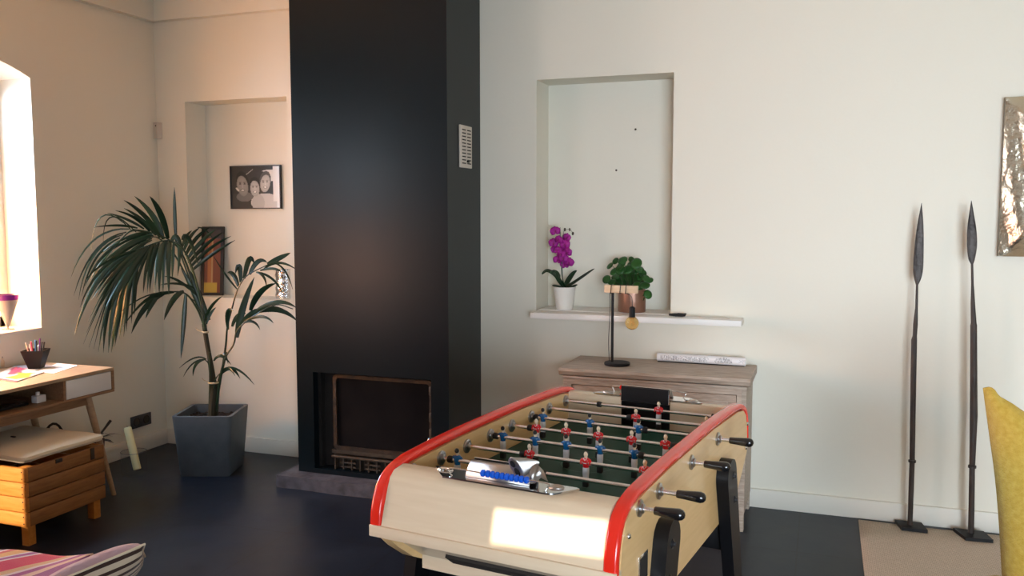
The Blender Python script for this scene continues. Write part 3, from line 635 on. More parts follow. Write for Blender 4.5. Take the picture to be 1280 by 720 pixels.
t = thing('glass_jar', 'small pale jar on the desk at the left edge of the photo', 'jar', (b[0]-.01, b[1], DZ+.0005)); part('jar_body', m, 'cream_cloth', t); part('lid', MB().lathe([(.001, .051), (.020, .051), (.020, .062), (.001, .062)], (0, 0, 0), 18), 'black_matt', t)
# charger in the open compartment
c = atX(54, 501, .50); b = (.47, c.y, zb+.0145); t = thing('charger', 'white power adapter cube in the open compartment of the desk', 'charger', b)
part('adapter_body', MB().box(-.02, .02, -.028, .028, 0, .038, .003), 'paper', t); part('plug', MB().lathe([(.001, .038), (.011, .038), (.010, .055), (.001, .057)], (0, -.005, 0), 14), 'paper', t)
m = MB(); m.box(-.12, .12, -.17, .17, 0, .028, .004)
t = thing('laptop', 'flat black laptop stored in the open compartment of the desk', 'laptop', (.36, -1.68, zb+.0145)); part('laptop_base', MB().box(-.12, .12, -.17, .17, 0, .012, .003), 'black_matt', t); part('laptop_lid', MB().box(-.12, .12, -.17, .17, .013, .022, .003), 'black_gloss', t)

# purple-topped pointed vase on the window sill
b = (-.10, -1.125, W1[2]+.0125); t = thing('flared_vase', 'pointed smoky glass vase with a purple top on the window sill', 'vase', b)
part('vase_base', MB().lathe([(.001, 0), (.035, 0), (.035, .004), (.006, .008), (.006, .012), (.001, .012)], (0, 0, 0), 20), 'greyglass', t)
part('vase_bowl', MB().lathe([(.001, .013), (.008, .015), (.06, .17), (.056, .17), (.004, .02), (.001, .02)], (0, 0, 0), 24), 'greyglass', t)
part('vase_rim', MB().lathe([(.056, .1705), (.0605, .1705), (.066, .20), (.061, .20)], (0, 0, 0), 24), 'purple', t, label='purple rim band')

# ------------------------------------------------------------------ bench
BX0, BX1, BY0, BY1 = .20, .757, -1.788, -1.31
t = thing('slatted_bench', 'orange pine slatted storage stool with white cushion under the desk', 'stool', (.48, -1.55, 0)); off = (.48, -1.55, 0)
zs0, zs1 = .098, .388; hh = (zs1-zs0)/4
for k in range(4):
    z0 = zs0+k*hh+.003; z1 = zs0+(k+1)*hh-.003
    part('slat', MB().box(BX0, BX1-.0005, BY0, BY0+.018, z0, z1, .0015), 'pine', t, off)
    part('slat', MB().box(BX1-.018, BX1, BY0+.0185, BY1, z0, z1, .0015), 'pine_shaded', t, off)
    part('slat', MB().box(BX0, BX0+.018, BY0+.0185, BY1, z0, z1, .0015), 'pine_shaded', t, off)
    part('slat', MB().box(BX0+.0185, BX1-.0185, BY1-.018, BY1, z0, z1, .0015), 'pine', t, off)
for x in (BX0+.019, BX1-.062):
    for y in (BY0+.019, BY1-.062): part('leg', MB().box(x, x+.043, y, y+.043, 0, zs1-.004, .002), 'pine', t, off)
for k in range(4):
    for dz in (.018, .052): part('screw', MB().ball((BX1-.022, BY0-.0005, zs0+k*hh+dz), .0035, .0015, .0035, 8), 'rusty', t, off)
part('hasp', MB().box(BX1, BX1+.004, -1.40, -1.375, .325, .385, .001), 'castiron', t, off); part('hasp', MB().box(BX1, BX1+.004, -1.615, -1.575, .365, .385, .001), 'castiron', t, off)
# cushion (lies on the stool)
def cushion(a, b):
    th = 2*PI*b; u = a; return None
bmc = bmesh.new(); bmesh.ops.create_cube(bmc, size=1)
bmesh.ops.subdivide_edges(bmc, edges=bmc.edges[:], cuts=9, use_grid_fill=True)
m = MB(); random.seed(2)
for v in bmc.verts:
    x, y, z = v.co*2; q = max(abs(x), abs(y)); edge = max(0, 1-abs(x))**.35*max(0, 1-abs(y))**.35
    zz = (z*.034*(.42+.58*edge)); X = .475+x*.287*(1-.02*abs(z)); Y = -1.543+y*.245*(1-.02*abs(z))
    v.co = Vector((X, Y, .388+.036+zz-(.012*math.exp(-((x-.1)**2+(y)**2)*8) if z > 0 else 0)+.003*math.sin(9*x+3*y)))
bmc.verts.index_update(); m.add([v.co[:] for v in bmc.verts], [[v.index for v in f.verts] for f in bmc.faces]); bmc.free()
mn = min(v[2] for v in m.v); m.v = [(x, y, z-mn+.389) for x, y, z in m.v]
t = thing('seat_cushion', 'plain cream cushion lying on the pine slatted stool', 'cushion', (.475, -1.543, .389)); o = part('cushion_cover', m, 'cream_cloth', t, (.475, -1.543, .389), ang=80)
md = o.modifiers.new('soft', 'SUBSURF'); md.levels = 1; md.render_levels = 2
part('button_slit', MB().box(.40, .43, -1.56, -1.55, .452, .458, .002), 'dark_twig', t, (.475, -1.543, .389))

# little dry plant pot behind the desk leg
b = (.14, -.80, 0); t = thing('clay_pot', 'small brown clay pot of dark dried leaves on the floor behind the desk leg', 'plant pot', b)
part('pot', MB().lathe([(.001, 0), (.055, 0), (.078, .225), (.070, .225), (.055, .02), (.001, .02)], (0, 0, 0), 22), 'terracotta', t)
part('soil', MB().lathe([(.001, .205), (.068, .205)], (0, 0, 0), 18), 'soil', t)
m = MB(); random.seed(8)
for k in range(12):
    a = k*2.39; d = Vector((math.cos(a), math.sin(a), .55+.3*random.random())); leaflet(m, Vector((.02*math.cos(a), .02*math.sin(a), .2)), d, Vector((-math.sin(a), math.cos(a), 0)), random.uniform(.10, .17), .012, .35, 5)
m.tube([(0, .02, .2), (.02, .08, .27), (.03, .13, .32)], [.010, .007, .010], 6)
part('dried_leaves', m, 'dark_twig', t, ang=60)
# basket hoop behind stool
b = (.20, -1.12, 0); t = thing('wicker_basket', 'dark wicker basket with arched handle beneath the end of the desk', 'basket', b)
part('basket_body', MB().lathe([(.001, 0), (.10, 0), (.125, .18), (.115, .18), (.09, .02), (.001, .02)], (0, 0, 0), 24, .8, .8), 'dark_twig', t)
part('handle', MB().tube([(.0, .095*math.cos(PI*k/14), .175+.23*math.sin(PI*k/14)) for k in range(15)], .007, 8), 'dark_twig', t)

# glass vase with leaning candle
c = atZ(175, 592, 0); b = (.335, -.665, 0); t = thing('glass_vase', 'clear glass cylinder vase on the floor between the desk and the planter', 'vase', b)
part('vase_body', MB().lathe([(.001, .0005), (.070, .0005), (.074, .006), (.074, .14)], (0, 0, 0), 32), 'clear_glass', t); part('vase_rim', MB().tube([(.074*math.cos(2*PI*k/32), .074*math.sin(2*PI*k/32), .14) for k in range(33)], .0015, 6, cap=False), 'greyglass', t)
base = Vector((.362, -.668, .030)); topp = Vector(atY(162, 546, -.66)); d = (topp-base).normalized()
m = MB().tube([base, base+d*.004, base+d*.26, base+d*.266], [.020, .023, .023, .019], 20)
t2 = thing('pillar_candle', 'tall cream candle leaning inside the glass cylinder vase', 'candle', tuple(base)); part('candle_body', m, 'wax', t2, tuple(base)); part('wick', MB().tube([base+d*.266, base+d*.275], .0012, 5), 'black_matt', t2, tuple(base))

# ------------------------------------------------------------------ sideboard
SX0, SX1, SY, SZ = 2.995, 3.957, -.45, .779
t = thing('sideboard', 'smoked oak sideboard with two panelled doors against the wall behind the table', 'cabinet', (3.476, -.235, 0)); off = (3.476, -.235, 0)
m = MB().prism([(-.018, SZ), (SY, SZ), (SY-.004, SZ-.014), (SY+.004, SZ-.034), (SY+.018, SZ-.040), (-.018, SZ-.040)], SX0-.012, SX1+.004, 'x'); part('sideboard_top', m, 'oak_dark', t, off)
m = MB(); c0, c1 = SX0+.008, SX1-.016; fy = SY+.022
m.box(c0, c0+.022, fy, -.02, .09, SZ-.041); m.box(c1-.022, c1, fy, -.02, .09, SZ-.041); m.box(c0+.022, c1-.022, fy+.01, -.02, .09, .112); m.box(c0+.022, c1-.022, -.03, -.02, .112, SZ-.041)
m.box(c0+.022, c0+.045, fy-.006, fy+.02, .112, SZ-.041); m.box(c1-.045, c1-.022, fy-.006, fy+.02, .112, SZ-.041); m.box(c0+.045, c1-.045, fy-.006, fy+.02, SZ-.085, SZ-.041); m.box(c0+.045, c1-.045, fy-.006, fy+.02, .112, .135)
m.box(c0-.004, c1+.004, fy-.010, -.02, SZ-.0555, SZ-.0415, .003)
part('carcass', m, 'oak_dark', t, off)
for a_, b_ in ((c0+.048, (c0+c1)/2-.0015), ((c0+c1)/2+.0015, c1-.048)):
    d = part('door', MB().box(a_, b_, fy-.002, fy+.016, .138, SZ-.088, .002), 'oak_panel', t, off)
    mm = MB(); w_ = .006
    mm.box(a_+.04, b_-.04, fy-.006, fy-.002, SZ-.125, SZ-.119); mm.box(a_+.04, b_-.04, fy-.006, fy-.002, .17, .176); mm.box(a_+.04, a_+.046, fy-.006, fy-.002, .176, SZ-.125); mm.box(b_-.046, b_-.04, fy-.006, fy-.002, .176, SZ-.125)
    part('moulding', mm, 'oak_dark', d, off)
    xk = b_-.02 if a_ < 3.3 else a_+.02; part('knob', MB().lathe([(.001, -.026), (.011, -.024), (.012, -.018), (.005, -.010), (.005, -.002)], (xk, fy, .45), 14, axis='Y'), 'iron_dark', d, off)
for x in (c0+.002, c1-.047):
    for y in (fy+.004, -.068): part('leg', MB().box(x, x+.045, y, y+.045, 0, .0895, .003), 'oak_dark', t, off)

# desk lamp on sideboard
LY = -.26; b = Vector((3.253, LY+.0, SZ+.0005)); lx = atY(765.5, 400, LY).x; t = thing('table_lamp', 'black table lamp with wooden arm and hanging amber globe bulb on the sideboard', 'lamp', b)
part('lamp_base', MB().lathe([(.001, 0), (.067, 0), (.069, .004), (.069, .012), (.066, .016), (.001, .016)], (0, 0, 0), 32), 'black_matt', t)
px_ = lx-b.x; ztop = atY(765, 366, LY).z-SZ
part('pole', MB().tube([(px_, 0, .015), (px_, 0, ztop)], .0075, 14), 'black_matt', t)
a0, a1 = atY(756, 360, LY), atY(797.5, 360, LY); az = a0.z-b.z
part('wooden_arm', MB().box(a0.x-b.x, a1.x-b.x, -.013, .013, ztop+.0005, ztop+.028+.012, .0015), 'ash', t)
bx = atY(790, 405, LY).x-b.x; bz = atY(790, 404, LY).z-b.z; zt_ = ztop+.04
for k, xx in enumerate((.035, .085, .115)):
    x = a0.x-b.x+xx
    part('cord_wrap', MB().tube([(x, -.0155, ztop-.002), (x+.004, -.0155, ztop+.043), (x+.004, .0155, ztop+.043), (x, .0155, ztop-.002), (x, -.0155, ztop-.002)], .0022, 6), 'rubber', t)
m = MB().tube(crom([(px_-.012, -.016, .02), (px_-.016, -.018, ztop*.35), (px_-.010, -.018, ztop*.7), (px_-.012, -.014, ztop)], 6), .0018, 6)
m.tube(crom([(a0.x-b.x+.119, 0, ztop), (bx-.004, 0, ztop-.02), (bx, 0, bz+.082)], 5), .002, 6); part('cord', m, 'rubber', t)
part('bulb_socket', MB().lathe([(.001, .083), (.010, .082), (.0155, .076), (.0165, .034), (.0165, .026), (.012, .026), (.001, .026)], (bx, 0, bz+.006), 18), 'black_matt', t)
part('bulb', MB().ball((bx, 0, bz), .036, .036, .036, 24), 'amber', t)
m = MB()
for k in range(5):
    a = k*2*PI/5; m.tube([(bx+.004*math.cos(a), .004*math.sin(a), bz+.03), (bx+.012*math.cos(a), .012*math.sin(a), bz-.012), (bx+.004*math.cos(a+.6), .004*math.sin(a+.6), bz+.01)], .0007, 5)
m.lathe([(.001, .032), (.011, .031), (.011, .020), (.001, .018)], (bx, 0, bz), 12); part('filament', m, 'filament', t)

# poster roll
p0 = Vector((3.435, -.062, SZ+.0235)); p1 = Vector((3.905, -.075, SZ+.0235))
def rollcol(a, th):
    c = .80
    if 1.5 < th < 2.6 and .04 < a < .58 and (int(a*170) % 3) and random.random() < .55: c = .34
    if .48 < a < .60 and 1.3 < th < 1.9 and random.random() < .4: c = .55
    if .66 < a < .86 and 1.2+abs(a-.76)*6 < th < 2.6 and random.random() < .6: c = .36
    if a > .93 and 1.6 < th < 2.4 and random.random() < .35: c = .5
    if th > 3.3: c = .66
    return (c, c, c*1.01)
random.seed(4); NA, NT = 150, 40; m = MB(); cols = []
for i in range(NA+1):
    for j in range(NT+1):
        a = i/NA; th = 2*PI*j/NT; m.v.append(tuple(p0.lerp(p1, a)+Vector((0, -math.sin(th-.6)*.023, math.cos(th-.6)*.023)))); cols.append(rollcol(a, th))
for i in range(NA):
    for j in range(NT): m.f.append((i*(NT+1)+j, (i+1)*(NT+1)+j, (i+1)*(NT+1)+j+1, i*(NT+1)+j+1))
bb = (3.67, -.068, SZ+.0005); t = thing('poster_roll', 'white rolled poster with grey print lying on the sideboard against the wall', 'paper roll', bb); part('roll_sheet', m, vcmat('printed_paper', .5), t, bb, colors=cols)
m = MB()
for p, s in ((p0, -1), (p1, 1)):
    m.lathe([(.0225, 0), (.020, .0008*s), (.019, -.004*s), (.015, -.004*s), (.0145, .0), (.013, -.004*s), (.001, -.006*s)], p, 24, axis='X')
part('roll_end', m, 'paper', t, bb)
part('roll_strip', MB().box(3.44, 3.90, -.09, -.055, SZ+.0006, SZ+.004), 'black_cloth', t, bb, label='black band beneath the roll')  # flat black strip along the underside of the roll

# ------------------------------------------------------------------ orchid
OB = Vector((2.872, .035, 1.0345)); t = thing('orchid', 'magenta orchid in a white ribbed pot on the left of the niche shelf', 'plant', OB)
pr = [(.001, 0), (.046, 0), (.048, .003)]
for k in range(9): pr += [(.0485+k*.0017, .006+k*.0135), (.0500+k*.0017, .0125+k*.0135)]
pr += [(.066, .128), (.0665, .133), (.062, .133), (.058, .118), (.001, .118)]
part('flower_pot', MB().lathe(pr, (0, 0, 0), 36), 'ceramic', t); part('bark_mulch', MB().lathe([(.001, .122), (.030, .125), (.060, .119)], (0, 0, 0), 20), 'soil', t)
def LO(px, py, y): return Vector(atY(px, py, y))-OB
def broad(m, pts, wmax, upv=Vector((0, 0, 1)), n=6, fold=.3):
    P = crom(pts, n); rows = []; N = len(P)
    for i, p in enumerate(P):
        s = i/(N-1); tg = (P[min(i+1, N-1)]-P[max(i-1, 0)]).normalized(); sd = tg.cross(upv)
        if sd.length < .05: sd = Vector((1, 0, 0))
        sd.normalize(); nn = sd.cross(tg); wd = wmax*(max(math.sin(PI*min(1, .12+.86*s)), .02))**.6
        if i == N-1: wd = .001
        rows.append((p-sd*wd+nn*wd*fold, p, p+sd*wd+nn*wd*fold))
    vs = [q for r in rows for q in r]; fs = []
    for i in range(N-1): fs += [(i*3, i*3+1, i*3+4, i*3+3), (i*3+1, i*3+2, i*3+5, i*3+4)]
    m.add(vs, fs)
Z = Vector((0, 0, .125))
for pts, wd in (([Z, LO(716, 355, .02), LO(728, 347, .0), LO(743, 336, -.02)], .020), ([Z, LO(710, 352, .06), LO(716, 343, .08), LO(721, 338, .09)], .018),
                ([Z, LO(699, 352, .02), LO(693, 344, .0), LO(684, 339, -.02), LO(677, 343, -.03)], .020), ([Z, LO(700, 350, -.02), LO(694, 340, -.05), LO(688, 341, -.07)], .018), ([Z, LO(696, 358, .0), LO(690, 357, -.02)], .012), ([Z, LO(715, 359, .04), LO(722, 356, .04)], .012)):
    m = MB(); broad(m, pts, wd, Vector((0, -.6, 1))); part('leaf', m, 'orchid_leaf', t, ang=60, thick=.002)
st = [Z, LO(702, 340, .03), LO(702, 315, .03), LO(700, 290, .03)]
part('flower_stem', MB().tube(crom(st, 5), .0028, 8).tube([LO(703, 300, .03), LO(705, 288, .02), LO(712, 286, .01), LO(716, 291, 0)], .0012, 6).tube([LO(704, 360, .02), LO(700, 284, .035)], .0018, 6), 'orchid_leaf', t)
def bloom(m, c, face, size, roll=0):
    face = face.normalized(); a = face.cross(Vector((0, 0, 1))).normalized(); b = a.cross(face)
    def pet(ang, l, w_):
        d = a*math.cos(ang)+b*math.sin(ang); s = face.cross(d); n = 5; rows = []
        for i in range(n+1):
            q = i/n; p = c+d*l*q+face*(.004*math.sin(q*PI)-.004*q); wd = w_*math.sin(PI*min(1, .1+.88*q))**.7
            rows.append((p-s*wd-face*wd*.12, p, p+s*wd-face*wd*.12))
        vs = [x for r in rows for x in r]; fs = []
        for i in range(n): fs += [(i*3, i*3+1, i*3+4, i*3+3), (i*3+1, i*3+2, i*3+5, i*3+4)]
        m.add(vs, fs)
    for ang, l, w_ in ((PI/2, 1, .42), (PI/2+2.2, .95, .4), (PI/2-2.2, .95, .4), (.25, 1.05, .72), (PI-.25, 1.05, .72)): pet(ang+roll, size*l, size*w_)
random.seed(12)
fl = [(694, 289, 0), (698, 300, -.01), (692, 304, .0), (708, 297, .01), (697, 313, -.01), (706, 306, 0), (701, 318, -.02), (694, 312, .03), (709, 316, .0), (697, 325, -.01), (704, 323, -.02), (711, 328, .0), (706, 331, .02), (692, 303, .04), (705, 312, .05)]
for k, (px, py, dy) in enumerate(fl):
    m = MB(); c = LO(px, py, .02+dy); fdir = Vector((.25+random.uniform(-.6, .6), -1, random.uniform(-.2, .3))); bloom(m, c, fdir, .030*random.uniform(.88, 1.08), random.uniform(-.25, .25))
    o = part('blossom', m, 'petal', t, ang=60, thick=.001)
    part('blossom_lip', MB().ball(tuple(c+fdir.normalized()*.006-Vector((0, 0, .004))), .006, .006, .008, 8), 'petal2', o, label='darker lip of the blossom')
for px, py in ((716, 292), (706, 287), (712, 287)): part('bud', MB().ball(LO(px, py, .0), .007 if px != 712 else .004, .007, .010, 8), 'bud', t)

# ------------------------------------------------------------------ round-leaved plant in copper pot
QB = Vector((3.262, .06, 1.0345)); t = thing('round_leaf_plant', 'bushy plant with coin-shaped green leaves in a copper pot behind the lamp', 'plant', QB)
part('copper_pot', MB().lathe([(.001, 0), (.076, 0), (.078, .003), (.078, .128), (.075, .128), (.074, .105), (.001, .105)], (0, 0, 0), 40), 'copper', t); part('soil', MB().lathe([(.001, .110), (.074, .107)], (0, 0, 0), 20), 'soil', t)
lv = [(762, 332, 5), (767, 339, 6), (758, 349, 6), (770, 345, 7), (776, 331, 8), (778, 325, 7), (785, 336, 8), (789, 324, 4), (787, 344, 10), (779, 340, 9), (792, 348, 8), (795, 329, 8), (799, 336, 7), (803, 342, 6), (800, 352, 7), (808, 348, 6), (806, 356, 7), (812, 350, 5), (798, 362, 6), (810, 368, 6), (802, 366, 5), (773, 352, 8), (783, 352, 9), (765, 352, 6), (793, 338, 8), (801, 373, 5), (796, 356, 7), (775, 337, 7), (769, 326, 5), (790, 331, 7)]
random.seed(31); st = MB()
for k, (px, py, rp) in enumerate(lv):
    dy = random.uniform(-.06, .07); c = Vector(atY(px, py, .05+dy))-QB; nrm = Vector((c.x*3+random.uniform(-.5, .5), -1+random.uniform(-.3, .3), .9+random.uniform(-.5, .4))).normalized()
    a = nrm.cross(Vector((0, 0, 1))).normalized(); b_ = nrm.cross(a); R0 = rp/215*.90; m = MB(); n = 16
    vs = [tuple(c-nrm*.003)]+[tuple(c+(a*math.cos(2*PI*i/n)+b_*math.sin(2*PI*i/n))*R0*.6) for i in range(n)]+[tuple(c+(a*math.cos(2*PI*i/n)+b_*math.sin(2*PI*i/n)*1.08)*R0-nrm*.003) for i in range(n)]
    fs = [(0, 1+i, 1+(i+1) % n) for i in range(n)]+[(1+i, 1+n+i, 1+n+(i+1) % n, 1+(i+1) % n) for i in range(n)]
    m.add(vs, fs); part('leaf', m, 'pilea', t, ang=60, thick=.0012)
    s0 = Vector((c.x*.15, c.y*.2, .108)); st.tube(crom([s0, Vector((c.x*.75, c.y*.8, max(c.z, .12)*.85+.02)), c-nrm*.004], 4), .0014, 5)
part('stem', st, 'stem', t)

# sunglasses-like black pouch and strap on shelf
b = (3.55, -.07, 1.0305); t = thing('black_case', 'small black folding case with a strap lying on the right part of the shelf', 'case', b)
part('case_body', MB().tube([(-.055, .01, .008), (-.02, .0, .009), (.02, -.005, .010), (.035, -.006, .010)], [.006, .009, .009, .006], 10), 'black_cloth', t)
part('case_flap', MB().box(-.01, .04, -.022, .004, .012, .020, .003), 'black_cloth', t)
b = (3.69, -.09, 1.0305); t = thing('white_cable', 'thin white cable lying on the right end of the shelf', 'cable', b)
part('cable_loop', MB().tube(crom([(-.10, .02, .003), (-.05, .03, .003), (0, .0, .003), (.06, .02, .003), (.13, -.01, .003)], 6), .0022, 6), 'plastic_white', t)

# ------------------------------------------------------------------ spears, rug, panel
def spear(name, label, tip, blade_w, bpts, spts, base4):
    c = sum((Vector(p) for p in base4), Vector())/4; c.z = .009
    t = thing(name, label, 'spear', tuple(c), group=None); off = tuple(c)
    z0 = c.z
    part('stand_plate', MB().hexa([(p[0], p[1], z0) for p in base4], [(p[0], p[1], z0+.016) for p in base4]), 'black_matt', t, off)
    m = MB(); P = [Vector(p) for p, r in spts]; m.tube(P, [r for p, r in spts], 12); part('shaft', m, 'shaft', t, off)
    m = MB(); vs = []; fs = []
    cc = crom([(p[2], w_, th) for p, w_, th in bpts], 5); xs = crom([(p[0], p[1], p[2]) for p, w_, th in bpts], 5); bpts = [(tuple(x), max(c_.y, .0008), max(c_.z, .0008)) for x, c_ in zip(xs, cc)]
    for i, (p, w_, th) in enumerate(bpts):
        p = Vector(p); vs += [p+Vector((-w_, 0, 0)), p+Vector((0, -th, 0)), p+Vector((w_, 0, 0)), p+Vector((0, th, 0))]
    for i in range(len(bpts)-1):
        for k in range(4): fs.append((i*4+k, i*4+(k+1) % 4, (i+1)*4+(k+1) % 4, (i+1)*4+k))
    fs += [(3, 2, 1, 0), tuple(range(4*len(bpts)-4, 4*len(bpts)))]; m.add(vs, fs); part('blade', m, 'iron_dark', t, off, ang=75)
    part('collar', MB().tube([P[1]+Vector((0, 0, -.0)), P[1]+Vector((0, 0, .012))], spts[1][1]*1.45, 12), 'iron_dark', t, off)
y1 = -.10
S = lambda px, py, y: tuple(atY(px, py, y))
bl = [(S(1146.3, 356, y1), .006, .006), (S(1147.0, 348, y1), .016, .006), (S(1147.6, 336, y1), .0225, .006), (S(1148.8, 310, y1), .021, .005), (S(1150.4, 282, y1), .014, .004), (S(1152, 254, y1), .001, .001)]
sh = [(S(1137.3, 657, y1), .012), (S(1140, 578, y1), .0125), (S(1141.2, 500, y1), .0135), (S(1142.6, 425, y1), .0135), (S(1143.4, 420, y1), .010), (S(1144.3, 405, y1), .011), (S(1145.6, 385, y1), .0065), (S(1146.3, 356, y1), .0055)]
spear('iron_spear', 'old iron spear with the longer slimmer blade on a stand, left of the pair', 0, 0, bl, sh, [(4.685, -.155, 0), (4.803, -.155, 0), (4.785, -.045, 0), (4.66, -.045, 0)])
y2 = -.12
bl = [(S(1215, 330, y2), .006, .006), (S(1214.5, 323, y2), .015, .006), (S(1215, 306, y2), .022, .006), (S(1214.7, 285, y2), .019, .005), (S(1214.3, 265, y2), .009, .004), (S(1214.2, 251, y2), .001, .001)]
sh = [(S(1213.5, 671, y2), .014), (S(1215, 585, y2), .013), (S(1217, 520, y2), .0175), (S(1217, 470, y2), .016), (S(1217, 407, y2), .015), (S(1217, 404, y2), .0125), (S(1216, 380, y2), .010), (S(1215.5, 355, y2), .006), (S(1215, 330, y2), .0055)]
spear('iron_spear', 'old iron spear with thicker gnarled brown shaft on a stand, beneath the brass panel', 0, 0, bl, sh, [(4.965, -.20, 0), (5.085, -.19, 0), (5.06, -.075, 0), (4.925, -.075, 0)])
m = MB(); m.grid(lambda a, b: (4.487+2.3*a, -.062-1.75*b+.004*math.sin(a*30), .0035+(.003*math.exp(-((a)*26)**2-((b)*26)**2))), 40, 40)
one('sisal_rug', m, 'sisal', 'beige woven sisal rug on the floor beneath the two spears', 'rug', (5.6, -.95, 0), thick=.006)
pz0, pz1 = 1.381, 2.139; px0 = 5.075
t = thing('brass_panel', 'hammered brass relief panel hanging on the wall at the right edge', 'wall art', (5.35, -.03, pz0)); off = (5.35, -.03, pz0)
def brassf(a, b):
    x = px0+.55*a; z = pz0+(pz1-pz0)*b; ee = min(a, 1-a)*.55; e2 = min(b, 1-b)*.758; d = min(ee, e2)
    return (x, -.045-min(d, .13)*.45+.006*math.sin(a*23+b*7)*min(1, d*20), z)
m = MB(); m.grid(brassf, 50, 60); part('relief_sheet', m, 'brass', t, off, ang=60)
part('panel_back', MB().box(px0, px0+.55, -.044, -.003, pz0, pz1), 'brass_edge', t, off)

# ------------------------------------------------------------------ table football
TX, TY, TH = 2.98781, -2.59192, -.139050
UC, VC = .5325, .525
tb = Vector((TX+UC*math.cos(TH)-VC*math.sin(TH), TY+UC*math.sin(TH)+VC*math.cos(TH), 0))
t = thing('football_table', 'beech table football game with red rails and black legs in the middle of the room', 'game table', tb, TH)
FT = t; off = (UC, VC, 0)
def side_profile():
    top = [(-.125, .74), (-.118, .80), (-.092, .853), (-.05, .876), (.037, .886), (.276, .896), (.706, .900), (1.03, .890), (1.12, .878), (1.165, .850), (1.182, .80), (1.188, .742)]
    bot = [(1.186, .71), (1.12, .655), (1.04, .598), (.95, .565), (.35, .562), (.10, .562), (.0, .612), (-.072, .665), (-.118, .708)]
    return top+bot
UL0, UL1, UR0, UR1 = .182, .2177, .854, .889
SP = side_profile()
for a_, b_ in ((UL0, UL1), (UR0, UR1)): part('side_panel', MB().prism(SP, a_, b_, 'x'), 'beech_side', t, off)
# rails
rail_path = crom([(0, -.142, .742), (0, -.136, .795), (0, -.112, .848), (0, -.075, .877), (0, -.02, .892), (0, .037, .898), (0, .276, .908), (0, .706, .912), (0, 1.0, .905), (0, 1.11, .893), (0, 1.17, .865), (0, 1.196, .82), (0, 1.202, .742)], 5)
def rail(uc, hw=.0185, th=.0115):
    m = MB(); prof = []; r = .009
    for sx, sy, a0 in ((1, 1, 0), (-1, 1, 90), (-1, -1, 180), (1, -1, 270)):
        for k in range(4): a = math.radians(a0+30*k); prof.append((sx*(hw-r)+r*math.cos(a), sy*(th-r)+r*math.sin(a)))
    n = len(prof); vs = []; N = len(rail_path)
    for i, p in enumerate(rail_path):
        tg = (rail_path[min(i+1, N-1)]-rail_path[max(i-1, 0)]).normalized(); nn = Vector((1, 0, 0)).cross(tg)
        for a, b in prof: vs.append(Vector((uc+a, p.y, p.z))+nn*b)
    fs = [tuple(range(n)), tuple(range((N-1)*n, N*n))]
    for i in range(N-1):
        for k in range(n): fs.append((i*n+k, i*n+(k+1) % n, (i+1)*n+(k+1) % n, (i+1)*n+k))
    return m.add(vs, fs)
part('rail', rail(.1985), 'red_rail', t, off); part('rail', rail(.8720), 'red_rail', t, off)
# end boards: rounded top, sloping face; goal opening in the middle
def endprof(s):   # s=+1 near, -1 far ; v measured from the end outwards
    return [(-.030, .785), (-.030, .890), (-.045, .893), (-.088, .887), (-.106, .872), (-.116, .850), (-.134, .800), (-.150, .750), (-.120, .750), (-.09, .70), (-.055, .785)]
GU0, GU1 = .437, .628
def endboard(mirror, name):
    P = endprof(1)
    if mirror: P = [(1.05-v, z) for v, z in P]
    m = MB(); m.prism(P, UL1+.0005, GU0, 'x'); m.prism(P, GU1, UR0-.0005, 'x')
    # bridge outside the goal
    Q = [(-.075, .785), (-.075, .889), (-.088, .887), (-.106, .872), (-.116, .850), (-.134, .800), (-.150, .750), (-.120, .750), (-.10, .77)]
    if mirror: Q = [(1.05-v, z) for v, z in Q]
    m.prism(Q, GU0, GU1, 'x'); return part(name, m, 'beech', FT, off)
endboard(False, 'end_board'); endboard(True, 'end_board')
for mir in (0, 1):
    f_ = (lambda v: 1.05-v) if mir else (lambda v: v)
    a_, b_ = sorted((f_(-.156), f_(-.118))); part('end_moulding', MB().box(UL0, UR1, a_, b_, .718, .7495, .002), 'beech', t, off)
    Pq = [(f_(-.118), .718), (f_(.05), .598), (f_(.05), .62), (f_(-.118), .735)]; part('underside_board', MB().prism(Pq, UL1+.001, UR0-.001, 'x'), 'beech', t, off)
    Pq = [(f_(-.02), .648), (f_(.02), .618), (f_(.018), .608), (f_(-.024), .640)]; part('ball_slot', MB().prism(Pq, .34, .74, 'x'), 'slot_dark', t, off)
a_, b_ = .045, 1.005
part('cabinet_bottom', MB().box(UL1+.001, UR0-.001, a_+.006, b_-.006, .563, .578).box(UL1+.001, UR0-.001, a_, a_+.02, .562, .602), 'beech', t, off)
for mir in (0, 1):
    a, b = (-.074, -.031) if not mir else (1.081, 1.124)
    part('goal_pocket', MB().box(GU0+.001, GU1-.001, (a if not mir else b-.004), (a+.004 if not mir else b), .70, .889).box(GU0+.001, GU1-.001, a, b, .70, .704).box(GU0+.0005, GU0+.004, a, b, .704, .885).box(GU1-.004, GU1-.0005, a, b, .704, .885), 'black_matt', t, off)
# playfield
pf = part('playfield', MB().box(UL1+.001, UR0-.001, -.029, 1.079, .770, .785), 'green', t, off)
ln = MB(); zl = .7853
def linebox(u0, u1, v0, v1): ln.box(u0, u1, v0, v1, zl-.0002, zl)
linebox(UL1+.02, UR0-.02, .5235, .5265)
for vv in (.14, .91): linebox(.38, .68, vv-.0012, vv+.0012)
for k in range(32):
    a0, a1 = 2*PI*k/32, 2*PI*(k+1)/32; c_ = (.534, .525); r0, r1 = .085, .0875
    ln.add([(c_[0]+r*math.cos(a), c_[1]+r*math.sin(a), zl) for r, a in ((r0, a0), (r1, a0), (r1, a1), (r0, a1))], [(0, 1, 2, 3)])
M['fieldline'] = mat('field_line', (.05, .12, .09), .5); part('field_marking', ln, 'fieldline', pf, off)
